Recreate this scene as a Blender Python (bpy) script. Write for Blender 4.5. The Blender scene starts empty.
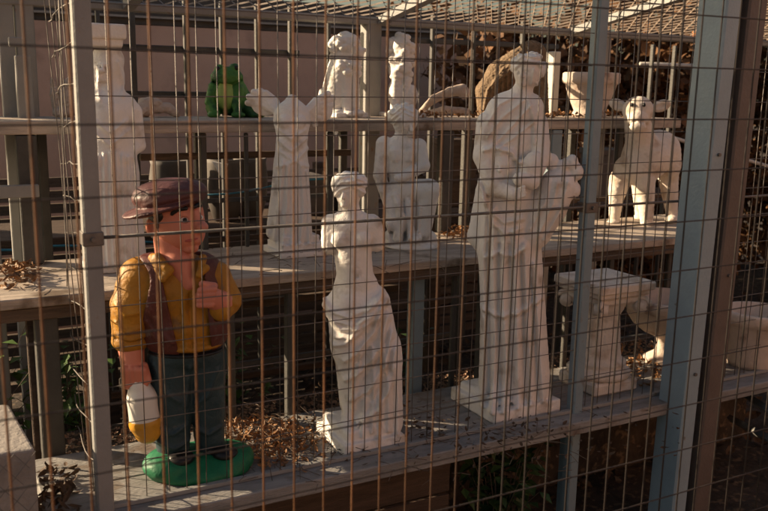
import bpy, math, random
import numpy as np
from mathutils import Vector, Matrix
random.seed(7); rng = np.random.RandomState(5)
scene = bpy.context.scene
COL = scene.collection
R = math.radians

# ---------------------------------------------------------------- camera geometry
f = 855.; cx, cy = 384., 255.5
VXc = np.array([2000-cx, cy-115, -f]); VXc /= np.linalg.norm(VXc)
UPc = np.array([80., 4265., f]); UPc /= np.linalg.norm(UPc)
VXc -= UPc*VXc.dot(UPc); VXc /= np.linalg.norm(VXc)
VYc = np.cross(UPc, VXc)
MW = np.array([VXc, VYc, UPc])            # camera -> world
CAM = np.array([0, 0, 1.55])
def ray(u, v): return MW @ np.array([u-cx, cy-v, -f])
def onY(u, v, Y): d = ray(u, v); return CAM + d*((Y-CAM[1])/d[1])
def onZ(u, v, Z): d = ray(u, v); return CAM + d*((Z-CAM[2])/d[2])
def depth(p): return -(MW.T @ (np.array(p)-CAM))[2]

# ---------------------------------------------------------------- materials
def mat(name, col, rough=.7, var=.15, scale=8., bump=.0, bscale=60., col2=None, spec=.35, metal=0, stretch=None, patch=None, detail=6):
    m = bpy.data.materials.new(name); m.use_nodes = True
    nt = m.node_tree; N = nt.nodes; L = nt.links
    b = N['Principled BSDF']
    b.inputs['Roughness'].default_value = rough
    b.inputs['Metallic'].default_value = metal
    b.inputs['Specular IOR Level'].default_value = spec
    tc = N.new('ShaderNodeTexCoord'); mp = N.new('ShaderNodeMapping')
    L.new(tc.outputs['Object'], mp.inputs['Vector'])
    if stretch: mp.inputs['Scale'].default_value = stretch
    n = N.new('ShaderNodeTexNoise'); n.inputs['Scale'].default_value = scale; n.inputs['Detail'].default_value = detail
    n.inputs['Roughness'].default_value = .65
    L.new(mp.outputs[0], n.inputs['Vector'])
    r = N.new('ShaderNodeValToRGB'); c = np.array(col)
    a = c*(1-var); d = np.array(col2) if col2 is not None else np.minimum(c*(1+var), .9)
    r.color_ramp.elements[0].position = .32; r.color_ramp.elements[0].color = (*a, 1)
    r.color_ramp.elements[1].position = .68; r.color_ramp.elements[1].color = (*d, 1)
    L.new(n.outputs['Fac'], r.inputs[0]); out = r.outputs[0]
    if patch:                                       # (colour, scale, threshold, softness): stains / chips
        pc, ps, pt, pw = patch
        n2 = N.new('ShaderNodeTexNoise'); n2.inputs['Scale'].default_value = ps; n2.inputs['Detail'].default_value = 8
        L.new(tc.outputs['Object'], n2.inputs['Vector'])
        mr = N.new('ShaderNodeMapRange'); mr.inputs['From Min'].default_value = pt; mr.inputs['From Max'].default_value = pt+pw
        L.new(n2.outputs['Fac'], mr.inputs['Value'])
        mx = N.new('ShaderNodeMix'); mx.data_type = 'RGBA'
        L.new(mr.outputs[0], mx.inputs['Factor']); L.new(out, mx.inputs['A']); mx.inputs['B'].default_value = (*pc, 1)
        out = mx.outputs['Result']
    L.new(out, b.inputs['Base Color'])
    if bump:
        n3 = N.new('ShaderNodeTexNoise'); n3.inputs['Scale'].default_value = bscale; n3.inputs['Detail'].default_value = 8
        L.new(mp.outputs[0], n3.inputs['Vector'])
        bp = N.new('ShaderNodeBump'); bp.inputs['Strength'].default_value = bump; bp.inputs['Distance'].default_value = .01
        L.new(n3.outputs['Fac'], bp.inputs['Height']); L.new(bp.outputs[0], b.inputs['Normal'])
    return m
M = {}
M['plaster'] = mat('plaster', (.78, .735, .69), .75, .07, 5, .3, 110, patch=((.46, .38, .30), 13, .57, .17))
M['plaster_old'] = mat('plaster_old', (.70, .62, .54), .85, .10, 9, .4, 60, patch=((.40, .29, .20), 14, .52, .2))
M['stone'] = mat('stone', (.50, .40, .33), .9, .14, 10, .5, 60, patch=((.30, .20, .14), 12, .55, .15))
M['straw'] = mat('straw', (.19, .13, .08), .9, .35, 40, .8, 90)
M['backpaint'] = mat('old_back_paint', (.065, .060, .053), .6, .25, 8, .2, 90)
M['galv'] = mat('galvanised_wire', (.15, .13, .115), .5, .3, 30, metal=.3)
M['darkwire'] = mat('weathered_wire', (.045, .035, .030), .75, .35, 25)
M['sunwire'] = mat('sunlit_wire', (.13, .062, .032), .75, .5, 14, spec=.15, col2=(.24, .11, .05))
def sun_fade(m, x0, x1, col):                  # sunlit orange-brown painted on the fence's left bays, dark wire further along
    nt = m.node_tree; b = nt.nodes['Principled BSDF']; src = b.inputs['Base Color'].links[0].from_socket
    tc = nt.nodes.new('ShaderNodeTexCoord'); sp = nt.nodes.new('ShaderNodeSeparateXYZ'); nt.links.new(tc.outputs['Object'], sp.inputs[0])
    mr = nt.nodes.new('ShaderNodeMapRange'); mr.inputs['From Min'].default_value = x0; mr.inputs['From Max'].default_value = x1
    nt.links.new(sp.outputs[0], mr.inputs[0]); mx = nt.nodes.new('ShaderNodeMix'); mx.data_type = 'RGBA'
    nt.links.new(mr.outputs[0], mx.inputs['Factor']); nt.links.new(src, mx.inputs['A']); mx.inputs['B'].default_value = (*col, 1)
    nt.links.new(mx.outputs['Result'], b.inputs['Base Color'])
sun_fade(M['sunwire'], .5, .9, (.024, .019, .017))
M['greypaint'] = mat('grey_paint', (.26, .25, .235), .5, .12, 6, .12, 120, patch=((.24, .15, .10), 16, .66, .06))
M['gatepaint'] = mat('pale_blue_grey_paint', (.27, .34, .38), .42, .10, 5, .15, 90, patch=((.16, .15, .14), 22, .68, .04))
M['bluepaint'] = mat('blue_grey_paint', (.20, .26, .29), .45, .10, 5, .15, 90, patch=((.18, .19, .19), 20, .66, .05))
M['brownpaint'] = mat('brown_grey_paint', (.13, .10, .085), .55, .15, 8, .2, 90)
M['gapdark'] = mat('dark_strip', (.02, .025, .025), .6, .2, 8)
M['shelf'] = mat('shelf_board', (.25, .235, .22), .7, .32, 5, .5, 50, stretch=(1, 5, 5), patch=((.17, .13, .10), 11, .57, .12))
M['shelfwood'] = mat('shelf_wood', (.40, .33, .27), .75, .32, 5, .5, 40, stretch=(1, 8, 8), patch=((.14, .10, .07), 9, .58, .12))
M['concrete'] = mat('concrete', (.27, .24, .215), .9, .16, 14, .4, 80, patch=((.24, .20, .16), 10, .58, .1))
M['wall'] = mat('pink_wall', (.46, .315, .25), .9, .14, 1.6, .4, 25, patch=((.27, .18, .15), 4, .55, .2))
M['darkpaint'] = mat('dark_metal', (.06, .055, .05), .6, .25, 8)
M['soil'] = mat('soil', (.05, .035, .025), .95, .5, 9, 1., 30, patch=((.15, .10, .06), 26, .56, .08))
M['gravel'] = mat('gravel', (.28, .18, .12), .95, .3, 6, .8, 120)
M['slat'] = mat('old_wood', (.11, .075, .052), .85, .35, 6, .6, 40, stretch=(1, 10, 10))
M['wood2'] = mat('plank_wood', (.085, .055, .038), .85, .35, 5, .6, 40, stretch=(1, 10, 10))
M['leafdry'] = mat('dry_leaf', (.24, .10, .035), .6, .6, 60, col2=(.42, .21, .08))
M['leafdark'] = mat('dark_dry_leaf', (.075, .042, .022), .7, .5, 20)
M['leaf'] = mat('green_leaf', (.07, .13, .025), .5, .4, 6)
M['leafdeep'] = mat('deep_green_leaf', (.035, .065, .018), .5, .4, 6)
M['leafautumn'] = mat('autumn_leaf', (.06, .036, .022), .8, .5, 4, col2=(.19, .085, .03))
M['bark'] = mat('bark', (.10, .07, .05), .9, .3, 12, .8, 30)
M['frog'] = mat('frog_green', (.055, .17, .03), .6, .35, 12, .3, 60, patch=((.02, .075, .02), 13, .52, .06))
M['frogl'] = mat('frog_belly', (.30, .42, .10), .4, .2, 12)
M['skin'] = mat('painted_skin', (.58, .21, .14), .42, .07, 7, .1, 40)
M['shirt'] = mat('mustard_paint', (.36, .165, .016), .55, .2, 12, .3, 90, patch=((.22, .12, .04), 22, .60, .1))
M['vest'] = mat('maroon_paint', (.10, .028, .022), .5, .25, 12, .3, 90, patch=((.16, .09, .07), 30, .64, .05))
M['cap'] = mat('cap_paint', (.085, .030, .028), .5, .25, 9, .3, 60)
M['trouser'] = mat('teal_paint', (.024, .048, .056), .55, .25, 12, .3, 90, patch=((.07, .08, .08), 26, .64, .06))
M['black'] = mat('black_paint', (.012, .011, .011), .35, .2, 9)
M['white'] = mat('white_paint', (.72, .68, .62), .3, .05, 9)
M['yellow'] = mat('ochre_paint', (.55, .27, .03), .35, .1, 9)
M['greenbase'] = mat('green_paint', (.010, .13, .055), .55, .25, 16, .3, 60)
M['lip'] = mat('lip_paint', (.42, .09, .07), .4, .1, 9)
M['terra'] = mat('terracotta', (.60, .49, .41), .85, .14, 8, .4, 60, patch=((.30, .20, .15), 10, .58, .1))
M['pipe'] = mat('pale_pipe', (.55, .50, .44), .5, .1, 8)
M['bluerope'] = mat('blue_rope', (.03, .16, .24), .6, .2, 30)
M['bluecloth'] = mat('blue_sheet', (.25, .40, .60), .5, .2, 8)
M['bounce_wall'] = mat('bounce_wall_render', (.50, .31, .245), .9, .06, 1, .2, 30)
M['paving'] = mat('paving', (.12, .09, .07), .9, .15, 3, .4, 30)
M['orange'] = mat('orange_paint', (.75, .24, .04), .5, .1, 8)
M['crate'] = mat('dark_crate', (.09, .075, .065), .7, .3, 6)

# ---------------------------------------------------------------- object helpers
def tag(o, label=None, cat=None, group=None, kind=None):
    if label: o['label'] = label
    if cat: o['category'] = cat
    if group: o['group'] = group
    if kind: o['kind'] = kind
    return o
def empty(name, loc=(0, 0, 0), rz=0, label=None, cat=None, group=None):
    o = bpy.data.objects.new(name, None); COL.objects.link(o)
    o.location = loc; o.rotation_euler = (0, 0, rz); o.empty_display_size = .1
    return tag(o, label, cat, group)
def mesh(name, verts, faces, m, parent=None, smooth=False, loc=None, rz=0):
    me = bpy.data.meshes.new(name)
    if isinstance(verts, np.ndarray) and isinstance(faces, np.ndarray):
        me.from_pydata(verts.tolist(), [], faces.tolist())
    else: me.from_pydata([tuple(v) for v in verts], [], faces)
    me.materials.append(M[m] if isinstance(m, str) else m)
    if smooth: me.polygons.foreach_set('use_smooth', [True]*len(me.polygons))
    me.update()
    o = bpy.data.objects.new(name, me); COL.objects.link(o)
    if parent: o.parent = parent
    if loc is not None: o.location = loc
    o.rotation_euler = (0, 0, rz)
    return o
class MB:
    def __init__(s): s.v = []; s.f = []
    def add(s, vs, fs):
        n = len(s.v); s.v += [tuple(map(float, p)) for p in vs]; s.f += [tuple(i+n for i in q) for q in fs]
    def box(s, lo, hi, bev=0.0, mtx=None):
        x0, y0, z0 = lo; x1, y1, z1 = hi
        if bev <= 0:
            vs = [(x0,y0,z0),(x1,y0,z0),(x1,y1,z0),(x0,y1,z0),(x0,y0,z1),(x1,y0,z1),(x1,y1,z1),(x0,y1,z1)]
            fs = [(0,3,2,1),(4,5,6,7),(0,1,5,4),(1,2,6,5),(2,3,7,6),(3,0,4,7)]
        else:
            b = bev; vs = []; fs = []
            cs = [(x0,x0+b,y0,y0+b),(x1,x1-b,y0,y0+b),(x1,x1-b,y1,y1-b),(x0,x0+b,y1,y1-b)]
            for z, ins in ((z0,1),(z0+b,0),(z1-b,0),(z1,1)):
                for i, (a, ai, c, ci) in enumerate(cs):
                    if ins: p = [(ai, ci), (ai, ci)]
                    else: p = [(a, ci), (ai, c)] if i in (0, 2) else [(ai, c), (a, ci)]
                    vs += [(q[0], q[1], z) for q in p]
            for l in range(3):
                for i in range(8):
                    j = (i+1) % 8; fs.append((l*8+i, l*8+j, l*8+8+j, l*8+8+i))
            fs.append((7,5,3,1)); fs.append((24,26,28,30))
        if mtx is not None: vs = [mtx @ Vector(p) for p in vs]
        s.add(vs, fs)
    def tube(s, pts, r, n=6, closed=False):
        pts = [np.array(p, float) for p in pts]; m = len(pts)
        rr = r if hasattr(r, '__len__') else [r]*m
        rings = []
        for i, p in enumerate(pts):
            d = pts[min(i+1, m-1)]-pts[max(i-1, 0)]; d /= (np.linalg.norm(d)+1e-9)
            a = np.array([0, 0, 1.]) if abs(d[2]) < .9 else np.array([1., 0, 0])
            u = np.cross(d, a); u /= np.linalg.norm(u); w = np.cross(d, u)
            rings.append([p+rr[i]*(math.cos(2*math.pi*k/n)*u+math.sin(2*math.pi*k/n)*w) for k in range(n)])
        vs = [q for g in rings for q in g]; fs = []
        for i in range(m-1):
            for k in range(n):
                k2 = (k+1) % n; fs.append((i*n+k, (i+1)*n+k, (i+1)*n+k2, i*n+k2))
        fs.append(tuple(range(n))); fs.append(tuple(range((m-1)*n, m*n))[::-1])
        s.add(vs, fs)
    def lathe(s, prof, c=(0, 0, 0), n=48, flute=None):
        vs = []; fs = []
        for (r, z) in prof:
            for k in range(n):
                a = 2*math.pi*k/n; q = r*(flute(a, z) if flute else 1)
                vs.append((c[0]+q*math.cos(a), c[1]+q*math.sin(a), c[2]+z))
        for i in range(len(prof)-1):
            for k in range(n):
                k2 = (k+1) % n; fs.append((i*n+k, i*n+k2, (i+1)*n+k2, (i+1)*n+k))
        s.add(vs, fs)
    def build(s, name, m, parent=None, smooth=False, **k): return mesh(name, s.v, s.f, m, parent, smooth, **k)
def roughen(o, amt, scale, sub=0):
    if sub:
        md = o.modifiers.new('sub', 'SUBSURF'); md.subdivision_type = 'SIMPLE'; md.levels = md.render_levels = sub
    t = bpy.data.textures.new('nz', 'CLOUDS'); t.noise_scale = scale; t.noise_depth = 3
    d = o.modifiers.new('disp', 'DISPLACE'); d.texture = t; d.strength = amt; d.mid_level = .5; d.texture_coords = 'LOCAL'

# ---------------------------------------------------------------- implicit-surface sculpting
class Frame:
    """local frame of a figure: origin on the shelf, x to the right as one faces it from the aisle, y away, z up"""
    def __init__(s, u0, v0, Z):
        s.P = onZ(u0, v0, Z); h = s.P[:2]-CAM[:2]; s.fw = h/np.linalg.norm(h); s.rt = np.array([s.fw[1], -s.fw[0]])
        s.rz = math.atan2(s.rt[1], s.rt[0]); s.s = depth(s.P)/f; s.Z = Z
    def p(s, u, v, dy=0):
        r = ray(u, v); dy *= s.s
        t = ((s.P[:2]-CAM[:2]) @ s.fw + dy)/(r[:2] @ s.fw)
        w = CAM + r*t
        return np.array([(w[:2]-s.P[:2]) @ s.rt, dy, w[2]-s.Z])
KF, AF = .55, 1.5
class Sculpt:
    def __init__(s, fr): s.fr = fr; s.pr = []; s.rel = []; s.fn = []
    def ell(s, c, r, k=4, rot=0, sub=False, yaw=0):
        s.pr.append(('e', s.fr.p(*c), np.array(r, float)*s.fr.s, k*KF*s.fr.s, R(rot), sub, R(yaw))); return s
    def cone(s, a, b, ra, rb, k=4, sub=False):
        s.pr.append(('c', s.fr.p(*a), s.fr.p(*b), ra*s.fr.s, rb*s.fr.s, k*KF*s.fr.s, sub)); return s
    def chain(s, pts, rs, k=4):
        for i in range(len(pts)-1): s.cone(pts[i], pts[i+1], rs[i], rs[i+1], k)
        return s
    def box(s, lo, hi, rnd=.004, k=.5, rz=None):          # metres, world-aligned by default, relative to the base
        s.pr.append(('b', np.array(lo, float), np.array(hi, float), rnd, k*s.fr.s, -s.fr.rz if rz is None else rz)); return s
    def face(s, c, R_, yaw=0, tilt=0, hair=None):          # brow, eyes, nose, lips and chin on a head of radius R_ (px)
        cs, sn = math.cos(R(yaw)), math.sin(R(yaw)); tn = math.tan(R(tilt))
        def q(lat, up, out): return (c[0]+(lat*cs+out*sn)*R_, c[1]-(up-out*tn)*R_, c[2]+(-out*cs+lat*sn)*R_)
        for sd in (-1, 1):
            s.ell(q(.36*sd, .10, .98), (.24*R_, .20*R_, .17*R_), 1, sub=True)
            s.ell(q(.36*sd, .07, .80), (.17*R_, .14*R_, .12*R_), 1)
            s.cone(q(.12*sd, .30, .92), q(.58*sd, .30, .74), .10*R_, .08*R_, 1.6)
        s.cone(q(0, .25, .92), q(0, -.18, 1.14), .10*R_, .16*R_, 1.6).ell(q(-.12, -.20, 1.02), (.09*R_,)*3, 1).ell(q(.12, -.20, 1.02), (.09*R_,)*3, 1)
        s.cone(q(-.20, -.44, .90), q(.20, -.44, .90), .085*R_, .085*R_, 1.4).cone(q(-.14, -.58, .88), q(.14, -.58, .88), .09*R_, .09*R_, 1.4)
        s.ell(q(0, -.85, .74), (.30*R_, .24*R_, .22*R_), 3)
        return s
    def curls(s, c, r, n, size, seed=0, keep=None, k=1.2):
        rr = np.random.RandomState(seed); i = 0; t_ = 0
        while i < n and t_ < 4000:
            t_ += 1; d = rr.randn(3); d /= np.linalg.norm(d)
            if keep and not keep(d): continue
            z = size*(.75+.5*rr.rand()); s.ell((c[0]+d[0]*r[0], c[1]-d[2]*r[2], c[2]+d[1]*r[1]), (z, z, z*.8), k); i += 1
        return s
    def lines(s, pl, amp, w, front=True):                  # carved ridges (+) or grooves (-)
        for pts in pl: s.rel.append(([s.fr.p(*q) for q in pts], amp*AF*s.fr.s, w*s.fr.s, front))
        return s
    def func(s, fn): s.fn.append(fn); return s
    def eval(s, X, Y, Z):
        DF = np.full(X.shape, 9., np.float32); XF, YF_, ZF = X, Y, Z
        ax = (X[:, 0, 0], Y[0, :, 0], Z[0, 0, :])
        for q in s.pr:
            sub = False; sl = [slice(None)]*3
            if q[0] in 'ec':
                if q[0] == 'e': lo_ = q[1]-max(q[2]); hi_ = q[1]+max(q[2]); kk = q[3]
                else: rr_ = max(q[3], q[4]); lo_ = np.minimum(q[1], q[2])-rr_; hi_ = np.maximum(q[1], q[2])+rr_; kk = q[5]
                mg = kk+.022
                sl = [slice(int(np.searchsorted(ax[i], lo_[i]-mg)), int(np.searchsorted(ax[i], hi_[i]+mg))) for i in range(3)]
            sl = tuple(sl); X, Y, Z, D = XF[sl], YF_[sl], ZF[sl], DF[sl]
            if D.size == 0: continue
            if q[0] == 'e':
                _, c, r, k, rot, sub, yaw = q
                x, y, z = X-c[0], Y-c[1], Z-c[2]
                if yaw: cs, sn = math.cos(yaw), math.sin(yaw); x, y = cs*x+sn*y, -sn*x+cs*y
                if rot: cs, sn = math.cos(rot), math.sin(rot); x, z = cs*x-sn*z, sn*x+cs*z
                k0 = np.sqrt((x/r[0])**2+(y/r[1])**2+(z/r[2])**2)
                k1 = np.sqrt((x/r[0]**2)**2+(y/r[1]**2)**2+(z/r[2]**2)**2)
                d = k0*(k0-1)/(k1+1e-6)
            elif q[0] == 'c':
                _, a, b, ra, rb, k, sub = q
                ba = b-a; L2 = ba @ ba+1e-12
                t = np.clip(((X-a[0])*ba[0]+(Y-a[1])*ba[1]+(Z-a[2])*ba[2])/L2, 0, 1)
                d = np.sqrt((X-a[0]-t*ba[0])**2+(Y-a[1]-t*ba[1])**2+(Z-a[2]-t*ba[2])**2)-(ra+(rb-ra)*t)
            else:
                _, lo, hi, rn, k, rz = q
                cs, sn = math.cos(rz), math.sin(rz)
                x, y = cs*X-sn*Y, sn*X+cs*Y              # rotate the point into the box frame
                c = (lo+hi)/2; h = (hi-lo)/2-rn
                x, y = cs*X+sn*Y, -sn*X+cs*Y
                dx, dy, dz = np.abs(x-c[0])-h[0], np.abs(y-c[1])-h[1], np.abs(Z-c[2])-h[2]
                d = np.sqrt(np.maximum(dx, 0)**2+np.maximum(dy, 0)**2+np.maximum(dz, 0)**2)+np.minimum(np.maximum(dx, np.maximum(dy, dz)), 0)-rn
            if sub:
                DF[sl] = np.maximum(D, -d)
            else:
                h_ = np.clip(.5+.5*(D-d)/k, 0, 1)
                DF[sl] = D*(1-h_)+d*h_-k*h_*(1-h_)
        D, X, Y, Z = DF, XF, YF_, ZF
        near = D < .03
        xs, ys, zs = X[near], Y[near], Z[near]; add = np.zeros(xs.shape, np.float32)
        for pts, amp, w, front in s.rel:
            best = np.full(xs.shape, 9., np.float32)
            for a, b in zip(pts[:-1], pts[1:]):
                bx, bz = b[0]-a[0], b[2]-a[2]; L2 = bx*bx+bz*bz+1e-12
                t = np.clip(((xs-a[0])*bx+(zs-a[2])*bz)/L2, 0, 1)
                best = np.minimum(best, (xs-a[0]-t*bx)**2+(zs-a[2]-t*bz)**2)
            g = amp*np.exp(-best/w**2)
            if front: g *= np.clip(.5-ys/(12*s.fr.s), 0, 1)
            add += g
        for fn in s.fn: add += fn(xs, ys, zs)
        D[near] -= add
        return D
    def build(s, name, m, parent, h=.004, clip=True):
        lo = np.full(3, 9.); hi = -lo
        for q in s.pr:
            if q[0] == 'e': a = q[1]; e = max(q[2]); lo = np.minimum(lo, a-e); hi = np.maximum(hi, a+e)
            elif q[0] == 'c':
                for a, e in ((q[1], q[3]), (q[2], q[4])): lo = np.minimum(lo, a-e); hi = np.maximum(hi, a+e)
            else:
                e = max(abs(q[1][:2]).max(), abs(q[2][:2]).max())*1.45
                lo = np.minimum(lo, [-e, -e, q[1][2]]); hi = np.maximum(hi, [e, e, q[2][2]])
        lo -= 3*h+.006; hi += 3*h+.006
        ax = [np.arange(lo[i], hi[i]+h, h, dtype=np.float32) for i in range(3)]
        X, Y, Z = np.meshgrid(*ax, indexing='ij')
        D = s.eval(X, Y, Z)
        if clip: D = np.maximum(D, -Z)
        v, q = surfnet(D, ax, h)
        return mesh(name, v, q, m, parent, True)
def surfnet(D, ax, h):
    S = D < 0
    nx, ny, nz = D.shape
    acc = np.zeros((nx-1, ny-1, nz-1, 3), np.float32); cnt = np.zeros((nx-1, ny-1, nz-1), np.float32)
    quads = []
    for a in range(3):
        sl0 = [slice(None)]*3; sl1 = [slice(None)]*3; sl0[a] = slice(0, -1); sl1[a] = slice(1, None)
        A, B = D[tuple(sl0)], D[tuple(sl1)]
        idx = np.argwhere((A < 0) != (B < 0))
        if not len(idx): continue
        va, vb = A[tuple(idx.T)], B[tuple(idx.T)]; t = va/(va-vb)
        pos = idx.astype(np.float32); pos[:, a] += t
        b, c = (a+1) % 3, (a+2) % 3
        ok = (idx[:, b] > 0) & (idx[:, c] > 0) & (idx[:, b] < D.shape[b]-1) & (idx[:, c] < D.shape[c]-1)
        idx, pos, va = idx[ok], pos[ok], va[ok]
        cells = []
        for ob, oc in ((-1, -1), (0, -1), (0, 0), (-1, 0)):
            ci = idx.copy(); ci[:, b] += ob; ci[:, c] += oc; cells.append(ci)
            np.add.at(acc, tuple(ci.T), pos); np.add.at(cnt, tuple(ci.T), 1)
        quads.append((cells, va < 0))
    ids = -np.ones(cnt.shape, np.int64); w = np.argwhere(cnt > 0); ids[tuple(w.T)] = np.arange(len(w))
    V = acc[tuple(w.T)]/cnt[tuple(w.T)][:, None]
    V = V*h+np.array([ax[0][0], ax[1][0], ax[2][0]], np.float32)
    Q = []
    for cells, inside in quads:
        q = np.stack([ids[tuple(c.T)] for c in cells], 1)
        q[~inside] = q[~inside][:, ::-1]; Q.append(q)
    return V, np.concatenate(Q)
def waves(kx, kz, amp, ph=0, sharp=1, axis='x'):
    def fn(x, y, z):
        s_ = np.sin(kx*x+kz*z+ph); return amp*np.sign(s_)*np.abs(s_)**sharp
    return fn
def bumps(freq, amp, seed=0):
    o = np.random.RandomState(seed).rand(9)*6
    def fn(x, y, z):
        return amp*(np.sin(freq*x+o[0]+1.7*np.sin(freq*.6*z+o[1]))*np.sin(freq*.9*z+o[2]+1.5*np.sin(freq*.7*y+o[3]))*.7+.5*np.sin(freq*1.1*y+o[4]+1.3*np.sin(freq*x*.8+o[5]))*np.sin(freq*1.9*z+o[6]))
    return fn

# ---------------------------------------------------------------- heights of the rack
ZB, ZM, ZU = .500, .966, 1.418          # tops of the three shelves
YF = 2.05                               # plane of the cage front
def wide(lab): return lab

#==SETTING==
g = MB(); g.add([(-60,-60,0),(60,-60,0),(60,60,0),(-60,60,0)], [(0,1,2,3)])
tag(g.build('ground', 'soil'), kind='structure')
p = MB(); p.add([(-9,-3.0,.004),(9,-3.0,.004),(9,1.0,.004),(-9,1.0,.004)], [(0,1,2,3)])
tag(p.build('path', 'paving'), kind='structure')

def scatter(name, m, pts_fn, n, size, parent=None, flat=.5, long=1.8, seed=1, kind=None):
    rr = np.random.RandomState(seed); mb = MB()
    for i in range(n):
        c = np.array(pts_fn(rr)); a = rr.rand()*6.28; b = (rr.rand()-.5)*2*flat; s_ = size*(.6+.8*rr.rand())
        d = np.array([math.cos(a)*math.cos(b), math.sin(a)*math.cos(b), math.sin(b)])
        w = np.cross(d, [rr.randn()*flat, rr.randn()*flat, 1]); w /= np.linalg.norm(w); nn = np.cross(w, d)
        l = s_*long; cu = s_*(.25+.5*rr.rand())
        vs = [c-d*l*.5+nn*cu*.4, c-d*l*.15+w*s_*.5+nn*cu*.3, c+d*l*.25+w*s_*.38+nn*cu*.2, c+d*l*.5+nn*cu*.7, c+d*l*.25-w*s_*.38+nn*cu*.2, c-d*l*.15-w*s_*.5+nn*cu*.3, c-d*l*.1-nn*cu*.1, c+d*l*.2-nn*cu*.1]
        mb.add(vs, [(0,1,6),(1,2,7,6),(2,3,7),(0,6,5),(6,7,4,5),(7,3,4)])
    return mb.build(name, m, parent)

#==WALL BEHIND AND SIDES==
# long pink building wall beyond the rack with a dark opening band under its eaves
bld = empty('building', (0, 5.2, 0), 0, 'long pink-brown rendered building wall behind the shelves, dark slot windows near its top', 'building')
w = MB(); w.box((.25, 0, 0), (3.65, .3, 1.86)); w.box((.25, .12, 1.86), (3.65, .3, 2.03)); w.build('wall', 'wall', bld)
w = MB(); w.box((.27, .02, 1.865), (3.6, .1, 2.05)); w.build('louvre_band', 'darkpaint', bld)
for i in range(2):
    w = MB(); w.box((.25, -.02, 1.90+.07*i), (3.6, .015, 1.912+.07*i)); w.build('louvre', 'greypaint', bld)

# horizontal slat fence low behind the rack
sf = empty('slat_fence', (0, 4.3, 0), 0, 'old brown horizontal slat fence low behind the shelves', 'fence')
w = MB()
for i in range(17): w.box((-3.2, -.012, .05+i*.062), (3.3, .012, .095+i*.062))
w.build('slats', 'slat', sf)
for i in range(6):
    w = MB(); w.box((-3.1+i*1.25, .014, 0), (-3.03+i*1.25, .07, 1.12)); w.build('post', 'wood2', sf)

#==RACK==
rack = empty('display_rack', (0, 2.4, 0), 0, 'three-tier grey rack whose weathered boards hold the statues inside the cage', 'shelving')
def wbox(name, lo, hi, m, parent, bev=.003, rough=0):
    o = MB(); px, py, pz = parent.location if parent else (0, 0, 0)
    o.box((lo[0]-px, lo[1]-py, lo[2]-pz), (hi[0]-px, hi[1]-py, hi[2]-pz), bev)
    return o.build(name, m, parent)
wbox('shelf_board', (.20, 1.968, ZB-.042), (5.2, 2.20, ZB), 'shelf', rack)
wbox('shelf_board', (.20, 2.206, ZB-.042), (5.2, 2.43, ZB-.001), 'shelf', rack)
wbox('shelf_board', (-.02, 2.42, ZM-.028), (2.98, 2.66, ZM), 'shelfwood', rack)
wbox('shelf_board', (-.02, 2.672, ZM-.028), (3.2, 2.93, ZM-.002), 'shelfwood', rack)
wbox('shelf_board', (-.10, 2.87, ZU-.042), (3.10, 3.22, ZU), 'shelfwood', rack)
def leg(u, v, Y, z0, z1, wd=.035, m='backpaint', dp=None):
    q = onY(u, v, Y); dp = dp or wd
    return wbox('leg', (q[0]-wd/2, Y-dp/2, z0), (q[0]+wd/2, Y+dp/2, z1), m, rack)
leg(232, 400, 2.455, 0, ZM-.03, .022); leg(290, 360, 2.455, 0, ZM-.03, .03)
leg(415, 330, 2.50, 0, ZM-.03, .045, 'bluepaint'); leg(452, 350, 2.5, 0, ZM-.03, .018)
leg(480, 350, 2.46, 0, ZM-.03, .03); leg(565, 330, 2.46, 0, ZM-.03, .02); leg(668, 270, 2.5, 0, ZM-.03, .02)
leg(49, 380, 2.47, 0, ZM-.03, .06); leg(34, 380, 2.52, 0, ZM-.03, .025, 'wood2')
leg(247, 220, 2.90, ZM, ZU-.045, .014); leg(330, 200, 2.90, ZM, ZU-.045, .02)
leg(444, 190, 2.90, ZM, ZU-.045, .05); leg(551, 180, 2.90, ZM, ZU-.045, .055, 'bluepaint'); leg(205, 230, 2.92, 0, ZU-.045, .02)
leg(30, 210, 2.90, ZM, ZU-.045, .06); leg(566, 440, 2.10, 0, ZB-.045, .03, 'bluepaint')
for X in (.35, .9, 1.5, 2.1, 2.7, 3.0): wbox('leg', (X, 3.16, 0), (X+.03, 3.19, ZU-.045), 'backpaint', rack)
def rail(u0, v0, u1, v1, Y, th=.012, m='backpaint', name='rail'):
    a, b = onY(u0, v0, Y), onY(u1, v1, Y); z = (a[2]+b[2])/2
    return wbox(name, (a[0], Y-th, z-th), (b[0], Y+th, z+th), m, rack, .002)
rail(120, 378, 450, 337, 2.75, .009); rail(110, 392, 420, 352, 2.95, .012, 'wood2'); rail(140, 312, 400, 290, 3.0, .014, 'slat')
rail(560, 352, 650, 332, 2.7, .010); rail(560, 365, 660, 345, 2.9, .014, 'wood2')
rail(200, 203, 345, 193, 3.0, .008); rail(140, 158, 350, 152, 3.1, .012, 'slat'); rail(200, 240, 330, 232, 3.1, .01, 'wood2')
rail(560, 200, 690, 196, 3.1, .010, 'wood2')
wbox('rail', (-.02, 2.43, .90), (2.98, 2.455, ZM-.03), 'slat', rack)

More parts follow.
